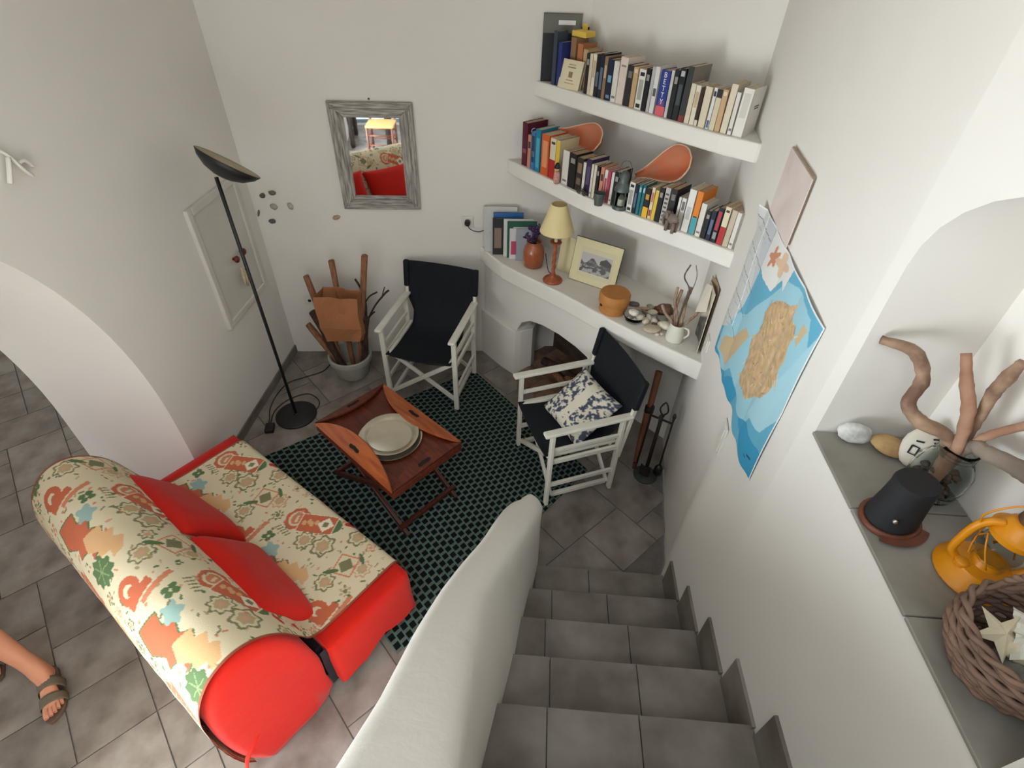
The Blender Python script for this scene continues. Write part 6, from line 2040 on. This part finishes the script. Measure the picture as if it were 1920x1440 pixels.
# ================================================================== FIRE TOOLS AND LOGS
M_IRON2 = mat('blackened_iron', (52, 46, 42), 0.6, var=0.2, scale=30, metal=0.5)
M_BASEG = mat('dark_green_iron_base', (58, 66, 58), 0.7, var=0.15, scale=20)
ft = thing('fire_tool_set', 'blackened iron fire tool stand with hanging shovel, brush and poker', 'fire tools', (0.835, 2.425, 0.0), -0.5)
MB().lathe([(0.0, 0.0), (0.078, 0.0), (0.080, 0.010), (0.070, 0.018), (0.016, 0.026), (0.0, 0.026)], 28).obj('base', M_BASEG, ft, smooth=True, auto=40)
MB().tube([(0, 0, 0.02), (0, 0, 0.58)], 0.009, 8).obj('pole', M_IRON2, ft, smooth=True)
MB().tube(catmull([(0, 0, 0.57), (-0.025, 0, 0.62), (0.0, 0, 0.68), (0.025, 0, 0.62), (0, 0, 0.57)], 6), 0.005, 6).obj('loop_handle', M_IRON2, ft, smooth=True)
MB().bar((-0.075, 0, 0.54), (0.075, 0, 0.54), 0.012, 0.010).bar((0, -0.06, 0.54), (0, 0.05, 0.54), 0.012, 0.010).obj('hanger', M_IRON2, ft, bevel=0.002)
for x, kind in ((-0.07, 'poker'), (0.0, 'shovel'), (0.07, 'brush')):
    yy = -0.055 if kind == 'shovel' else 0.0
    tl_ = MB().tube([(x, yy, 0.60), (x, yy, 0.55), (x * 1.05, yy, 0.13)], [0.010, 0.006, 0.006], 7).obj(kind, M_IRON2, ft, smooth=True)
    MB().blob((x, yy, 0.60), (0.012, 0.012, 0.026), 10).obj('grip', M_IRON2, tl_, smooth=True)
    if kind == 'brush':
        MB().lathe([(0.0, 0.0), (0.030, 0.0), (0.026, 0.05), (0.010, 0.075), (0.0, 0.075)], 14, (x * 1.05, yy, 0.08)).obj('bristles', M_BLACK, tl_, smooth=True)
    elif kind == 'shovel':
        MB().grid(lambda u, v: (x - 0.035 + 0.07 * u, yy - 0.012 * math.cos((u - 0.5) * 3), 0.06 + 0.10 * v), 6, 5).obj('blade', M_IRON2, tl_, smooth=True)
    else:
        MB().tube([(x * 1.05, yy, 0.13), (x * 1.05, yy, 0.08), (x * 1.05 - 0.02, yy, 0.07)], 0.006, 6).obj('tip', M_IRON2, tl_)
M_BELL = mat('red_brown_bellows_wood', (142, 82, 54), 0.6, scale=6, color2=(108, 62, 42), stretch=(4, 4, 1))
bp0, bp1 = Vector((0.765, 2.478, 0.005)), Vector((0.825, 2.70, 0.70))
bl = thing('wooden_blowpipe', 'long red-brown wooden blowpipe leaning in the alcove behind the fire tools', 'blowpipe', bp0)
MB().tube([(bp1 - bp0) * t for t in (0, 0.2, 0.45, 0.62, 0.64, 1.0)], [0.014, 0.020, 0.026, 0.028, 0.020, 0.022], 10).obj('shaft', M_BELL, bl, smooth=True)
MB().tube([(bp1 - bp0) * t for t in (0.60, 0.66)], [0.031, 0.031], 12).obj('collar', M_IRON2, bl, smooth=True)
hook = thing('iron_hook', 'small dark iron hook in the alcove wall under the mantel end', 'hook', fp(-1.18, 2.715, 0.80))
MB().tube(catmull([(0, 0, 0), -CN * 0.05, -CN * 0.06 + Vector((0, 0, -0.03)), -CN * 0.04 + Vector((0, 0, -0.04))], 4), 0.006, 6).obj('hook_bar', M_IRON2, hook, smooth=True)

for k, (s, c, z, ang, L, r, lab) in enumerate(((-2.12, 2.64, 0.088, 0.1, 0.46, 0.036, 'half-burnt log lying deepest in the fireplace'), (-2.02, 2.53, 0.083, -0.25, 0.42, 0.030, 'brown split log lying at the front of the hearth'),
                                               (-1.92, 2.66, 0.085, 0.5, 0.34, 0.032, 'short pale log end lying right in the hearth'))):
    d = CD * math.cos(ang) + CN * math.sin(ang)
    base = fp(s, c, z)
    o = MB().tube([d * (-L / 2), d * (-L / 6) + Vector((0, 0, 0.006)), d * (L / 6), d * (L / 2)], [r, r * 1.05, r * 0.95, r], 9, flat=0.85).obj('hearth_log', (M_BARK, M_LOG, M_LOG)[k], None, smooth=True)
    o.location = base
    tag(o, lab, 'log', 'logs in the fireplace')

# ================================================================== DINING CHAIR AND TABLE SEEN IN THE MIRROR
M_CHW = mat('red_brown_chair_wood', (120, 66, 42), 0.5, scale=5, color2=(92, 48, 32), stretch=(5, 5, 1))
M_RUSH = mat('woven_rush', (196, 156, 96), 0.85, var=0.15, scale=50, bump=0.3, bump_scale=90)
dc = thing('dining_chair', 'red-brown wooden dining chair with rush seat, reflected in the mirror', 'chair', (-1.40, -1.62, 0), 0.12)
for x in (-0.19, 0.19):
    for y in (-0.18, 0.18):
        MB().tube([(x, y, 0), (x, y, 0.44 if y > 0 else 0.92)], 0.018, 10).obj('leg', M_CHW, dc, smooth=True)
for y in (-0.18, 0.18):
    for z in (0.18, 0.32):
        MB().tube([(-0.19, y, z), (0.19, y, z)], 0.011, 8).obj('stretcher', M_CHW, dc, smooth=True)
for x in (-0.19, 0.19):
    for z in (0.14, 0.28):
        MB().tube([(x, -0.18, z), (x, 0.18, z)], 0.011, 8).obj('stretcher', M_CHW, dc, smooth=True)
MB().box((0, 0, 0.445), (0.42, 0.40, 0.035)).obj('seat', M_RUSH, dc, bevel=0.012, seg=3)
for z in (0.62, 0.76, 0.88):
    MB().box((0, -0.18, z), (0.36, 0.016, 0.055)).obj('back_slat', M_CHW, dc, bevel=0.004)
M_DTAB = mat('dark_carved_wood', (46, 34, 28), 0.6, var=0.2, scale=18)
dt = thing('dining_table', 'dark wooden dining table behind the sofa, reflected in the mirror', 'table', (-1.80, -2.30, 0))
MB().box((0.19, 0, 0.74), (0.70, 0.80, 0.035)).obj('tabletop', M_DTAB, dt, bevel=0.006)
for x, y in ((-0.10, 0.34), (-0.10, -0.34), (0.48, 0.34), (0.48, -0.34)):
    MB().lathe([(0.0, 0.0), (0.032, 0.0), (0.042, 0.05), (0.034, 0.12), (0.046, 0.20), (0.034, 0.30), (0.044, 0.45), (0.036, 0.56), (0.046, 0.62), (0.046, 0.722), (0.0, 0.722)], 16, (x, y, 0)).obj('leg', M_DTAB, dt, smooth=True)

# ================================================================== PERSON
M_SKIN = mat('skin', (206, 142, 112), 0.55, var=0.05, scale=12, spec=0.3)
M_SUEDE = mat('taupe_suede', (104, 92, 76), 0.9, var=0.08, scale=40)
M_SOLE = mat('brown_sandal_sole', (96, 74, 58), 0.85, var=0.1, scale=30)
M_CLOTH = mat('pale_linen_clothes', (196, 190, 178), 0.9, var=0.05, scale=20, bump=0.2, bump_scale=30)
FDIR = Vector((0.66, -0.75, 0)).normalized()
FRT = Vector((FDIR.y, -FDIR.x, 0))


def foot_nodes(heel, lift=0.024):
    """(point, radius) nodes of one left foot, medial side along FRT"""
    P = lambda a, b, z: heel + FDIR * a + FRT * b + Vector((0, 0, z + lift))
    return P


person = thing('person', 'person with bare legs in taupe two-strap sandals walking behind the sofa', 'person', (-2.45, 0.95, 0))
PO = Vector((-2.45, 0.95, 0))
H1 = Vector((-2.232, 0.900, 0))
H2 = Vector((-2.640, 1.020, 0))
verts, edges, rads = [], [], []


def V(p, r):
    verts.append(Vector(p) - PO)
    rads.append(r)
    return len(verts) - 1


def E(a, b):
    edges.append((a, b))


hipc = V((-2.735, 1.12, 0.92), 0.125)
waist = V((-2.745, 1.13, 1.06), 0.115)
chest = V((-2.745, 1.13, 1.26), 0.130)
neck0 = V((-2.738, 1.122, 1.42), 0.062)
neck1 = V((-2.728, 1.112, 1.49), 0.054)
head0 = V((-2.720, 1.103, 1.56), 0.088)
head1 = V((-2.722, 1.105, 1.66), 0.082)
for a, b in ((hipc, waist), (waist, chest), (chest, neck0), (neck0, neck1), (neck1, head0), (head0, head1)):
    E(a, b)
for sgn, H, kneep in ((-1, H1, (-2.475, 0.935, 0.435)), (1, H2, (-2.665, 1.045, 0.49))):
    hip = V(Vector((-2.735, 1.12, 0.86)) + FRT * 0.085 * sgn, 0.092)
    th = V((Vector((-2.735, 1.12, 0.86)) + FRT * 0.09 * sgn) * 0.5 + Vector(kneep) * 0.5, 0.078)
    kn = V(kneep, 0.056)
    E(hipc, hip)
    E(hip, th)
    E(th, kn)
    P = lambda a, b, z, H=H: H + FDIR * a + FRT * b + Vector((0, 0, z + 0.024))
    ank = V(P(0.045, 0, 0.075), 0.036)
    calf = V(Vector(kneep) * 0.66 + P(0.045, 0, 0.075) * 0.34 - FDIR * 0.012, 0.056)
    shin = V(Vector(kneep) * 0.30 + P(0.045, 0, 0.075) * 0.70 - FDIR * 0.004, 0.042)
    E(kn, calf)
    E(calf, shin)
    E(shin, ank)
    heel = V(P(0.012, 0, 0.032), 0.030)
    E(ank, heel)
    mid = V(P(0.115, 0.002, 0.045), 0.034)
    ball = V(P(0.172, 0.002, 0.026), 0.030)
    E(ank, mid)
    E(mid, ball)
    med = 1 if sgn < 0 else -1
    for k, (b0, b1, L0, L1, r) in enumerate(((0.028, 0.031, 0.215, 0.246, 0.0125), (0.012, 0.013, 0.218, 0.243, 0.0095), (-0.003, -0.003, 0.214, 0.236, 0.0090), (-0.017, -0.018, 0.207, 0.226, 0.0085), (-0.030, -0.033, 0.197, 0.213, 0.0080))):
        t0 = V(P(L0 - 0.022, b0 * med, 0.020), r * 1.15)
        t1 = V(P(L1 - 0.012, b1 * med, 0.013 + 0.003), r)
        t2 = V(P(L1, b1 * med, 0.010), r * 0.8)
        E(ball, t0)
        E(t0, t1)
        E(t1, t2)
for sgn in (-1, 1):
    sh0 = V(Vector((-2.745, 1.13, 1.36)) + FRT * 0.155 * sgn, 0.056)
    elb = V(Vector((-2.755, 1.14, 1.09)) + FRT * 0.205 * sgn, 0.040)
    wr_ = V(Vector((-2.705, 1.08, 0.87)) + FRT * 0.215 * sgn, 0.027)
    plm = V(Vector((-2.690, 1.065, 0.79)) + FRT * 0.215 * sgn, 0.034)
    E(chest, sh0)
    E(sh0, elb)
    E(elb, wr_)
    E(wr_, plm)
    for k in range(4):
        f0 = V(Vector((-2.684, 1.058, 0.745)) + FRT * 0.215 * sgn + FDIR * (0.027 - 0.018 * k), 0.0095)
        f1 = V(Vector((-2.680, 1.054, 0.705 + 0.006 * abs(k - 1))) + FRT * 0.208 * sgn + FDIR * (0.027 - 0.018 * k), 0.0088)
        f2 = V(Vector((-2.682, 1.056, 0.672 + 0.010 * abs(k - 1))) + FRT * 0.198 * sgn + FDIR * (0.025 - 0.018 * k), 0.0078)
        E(plm, f0)
        E(f0, f1)
        E(f1, f2)
    h0 = V(Vector((-2.668, 1.040, 0.80)) + FRT * 0.205 * sgn + FDIR * 0.012, 0.0105)
    h1 = V(Vector((-2.655, 1.026, 0.765)) + FRT * 0.198 * sgn + FDIR * 0.015, 0.0095)
    E(plm, h0)
    E(h0, h1)
me = bpy.data.meshes.new('body')
me.from_pydata(verts, edges, [])
me.materials.append(M_SKIN)
bdy = link('body', me, person)
sk_ = bdy.modifiers.new('skin', 'SKIN')
sk_.use_smooth_shade = True
sd = bdy.modifiers.new('subsurf', 'SUBSURF')
sd.levels = sd.render_levels = 2
lay = me.skin_vertices[0] if len(me.skin_vertices) else None
if lay is None:
    bpy.context.view_layer.objects.active = bdy
    bpy.ops.mesh.customdata_skin_add()
    lay = me.skin_vertices[0]
for k, r in enumerate(rads):
    lay.data[k].radius = (r, r)
    lay.data[k].use_root = (k == 0)
# clothes and hair
top_ = MB().lathe([(0.150, 0.88), (0.165, 0.90), (0.150, 1.05), (0.165, 1.25), (0.175, 1.34), (0.120, 1.42), (0.068, 1.44), (0.064, 1.44)], 28)
o = top_.obj('shirt', M_CLOTH, person, smooth=True)
o.location = Vector((-2.742, 1.127, 0)) - PO
o.scale = (1.12, 0.95, 1)
sh2 = MB()
sh2.tube([Vector((-2.735, 1.12, 0.98)) - PO, Vector((-2.735, 1.12, 0.84)) - PO], [0.165, 0.170], 20)
for sgn, kp in ((-1, (-2.475, 0.935, 0.435)), (1, (-2.665, 1.045, 0.49))):
    a = Vector((-2.735, 1.12, 0.86)) + FRT * 0.085 * sgn
    b = a * 0.38 + Vector(kp) * 0.62
    sh2.tube([a - PO, b - PO], [0.112, 0.104], 18)
sh2.obj('shorts', M_CLOTH, person, smooth=True)
MB().blob(Vector((-2.728, 1.113, 1.635)) - PO, (0.102, 0.104, 0.105), 20, 0.1, 3).obj('hair', mat('brown_hair', (84, 60, 44), 0.7, var=0.2, scale=60), person, smooth=True)
for b in (-0.03, 0.03):
    MB().blob(Vector((-2.720, 1.103, 1.585)) + FDIR * 0.084 + FRT * b - PO, (0.011, 0.011, 0.008), 10).obj('eye', M_BLACK, person, smooth=True)
MB().blob(Vector((-2.720, 1.103, 1.555)) + FDIR * 0.092 - PO, (0.013, 0.013, 0.02), 10).obj('nose', M_SKIN, person, smooth=True)
MB().blob(Vector((-2.720, 1.103, 1.525)) + FDIR * 0.078 - PO, (0.02, 0.02, 0.006), 10).obj('mouth', mat('lips', (168, 92, 80), 0.5), person, smooth=True)
# sandals: contoured sole, two straps with buckles, belongs to the person as clothing
for nm, H, med in (('sandal', H1, 1), ('sandal', H2, -1)):
    outl = [(-0.022, -0.012), (-0.030, 0.0), (-0.022, 0.014), (0.0, 0.028), (0.07, 0.030), (0.14, 0.042), (0.20, 0.047), (0.245, 0.042), (0.262, 0.026), (0.258, 0.008), (0.242, -0.016), (0.215, -0.036), (0.17, -0.046), (0.10, -0.036), (0.05, -0.030), (0.0, -0.027)]
    pts = [tuple((H + FDIR * a + FRT * b * med - PO).xy) for a, b in outl]
    s_ = MB().prism(pts, 0.002, 0.024).obj(nm, M_SOLE, person, bevel=0.004)
    for a0, w_ in ((0.105, 0.046), (0.176, 0.040)):
        def strap(u, v, a0=a0, w_=w_, H=H, med=med):
            t = math.pi * u
            hgt = 0.094 if a0 < 0.15 else 0.066
            p = H + FDIR * (a0 + w_ * (v - 0.5)) + FRT * ((0.050 if a0 > 0.15 else 0.047) * math.cos(t)) * med + Vector((0, 0, 0.018 + (hgt - 0.012 * v) * math.sin(t) ** 0.75))
            return tuple(p - PO)
        q = MB().grid(strap, 18, 4).obj('strap', M_SUEDE, s_, smooth=True)
        so_ = q.modifiers.new('thickness', 'SOLIDIFY')
        so_.thickness = 0.003
        so_.offset = 1
        bc = H + FDIR * a0 - FRT * 0.040 * med + Vector((0, 0, 0.055 if a0 < 0.15 else 0.045)) - PO
        MB().tube([bc + FDIR * 0.011 + Vector((0, 0, -0.007)), bc + FDIR * 0.011 + Vector((0, 0, 0.007)), bc - FDIR * 0.011 + Vector((0, 0, 0.007)), bc - FDIR * 0.011 + Vector((0, 0, -0.007)), bc + FDIR * 0.011 + Vector((0, 0, -0.007))], 0.0016, 6).obj('buckle', mat('steel_stud', (196, 194, 188), 0.3, metal=0.9), s_)
# toenails of the visible foot
for b, L, r in ((0.031, 0.246, 0.0075), (0.013, 0.243, 0.005), (-0.003, 0.236, 0.0048), (-0.018, 0.226, 0.0045), (-0.033, 0.213, 0.004)):
    MB().blob(H1 + FDIR * (L - 0.001) + FRT * b + Vector((0, 0, 0.043)) - PO, (r, r, 0.0022), 10).obj('toenail', mat('red_nail_varnish', (196, 108, 94), 0.35), person, smooth=True)
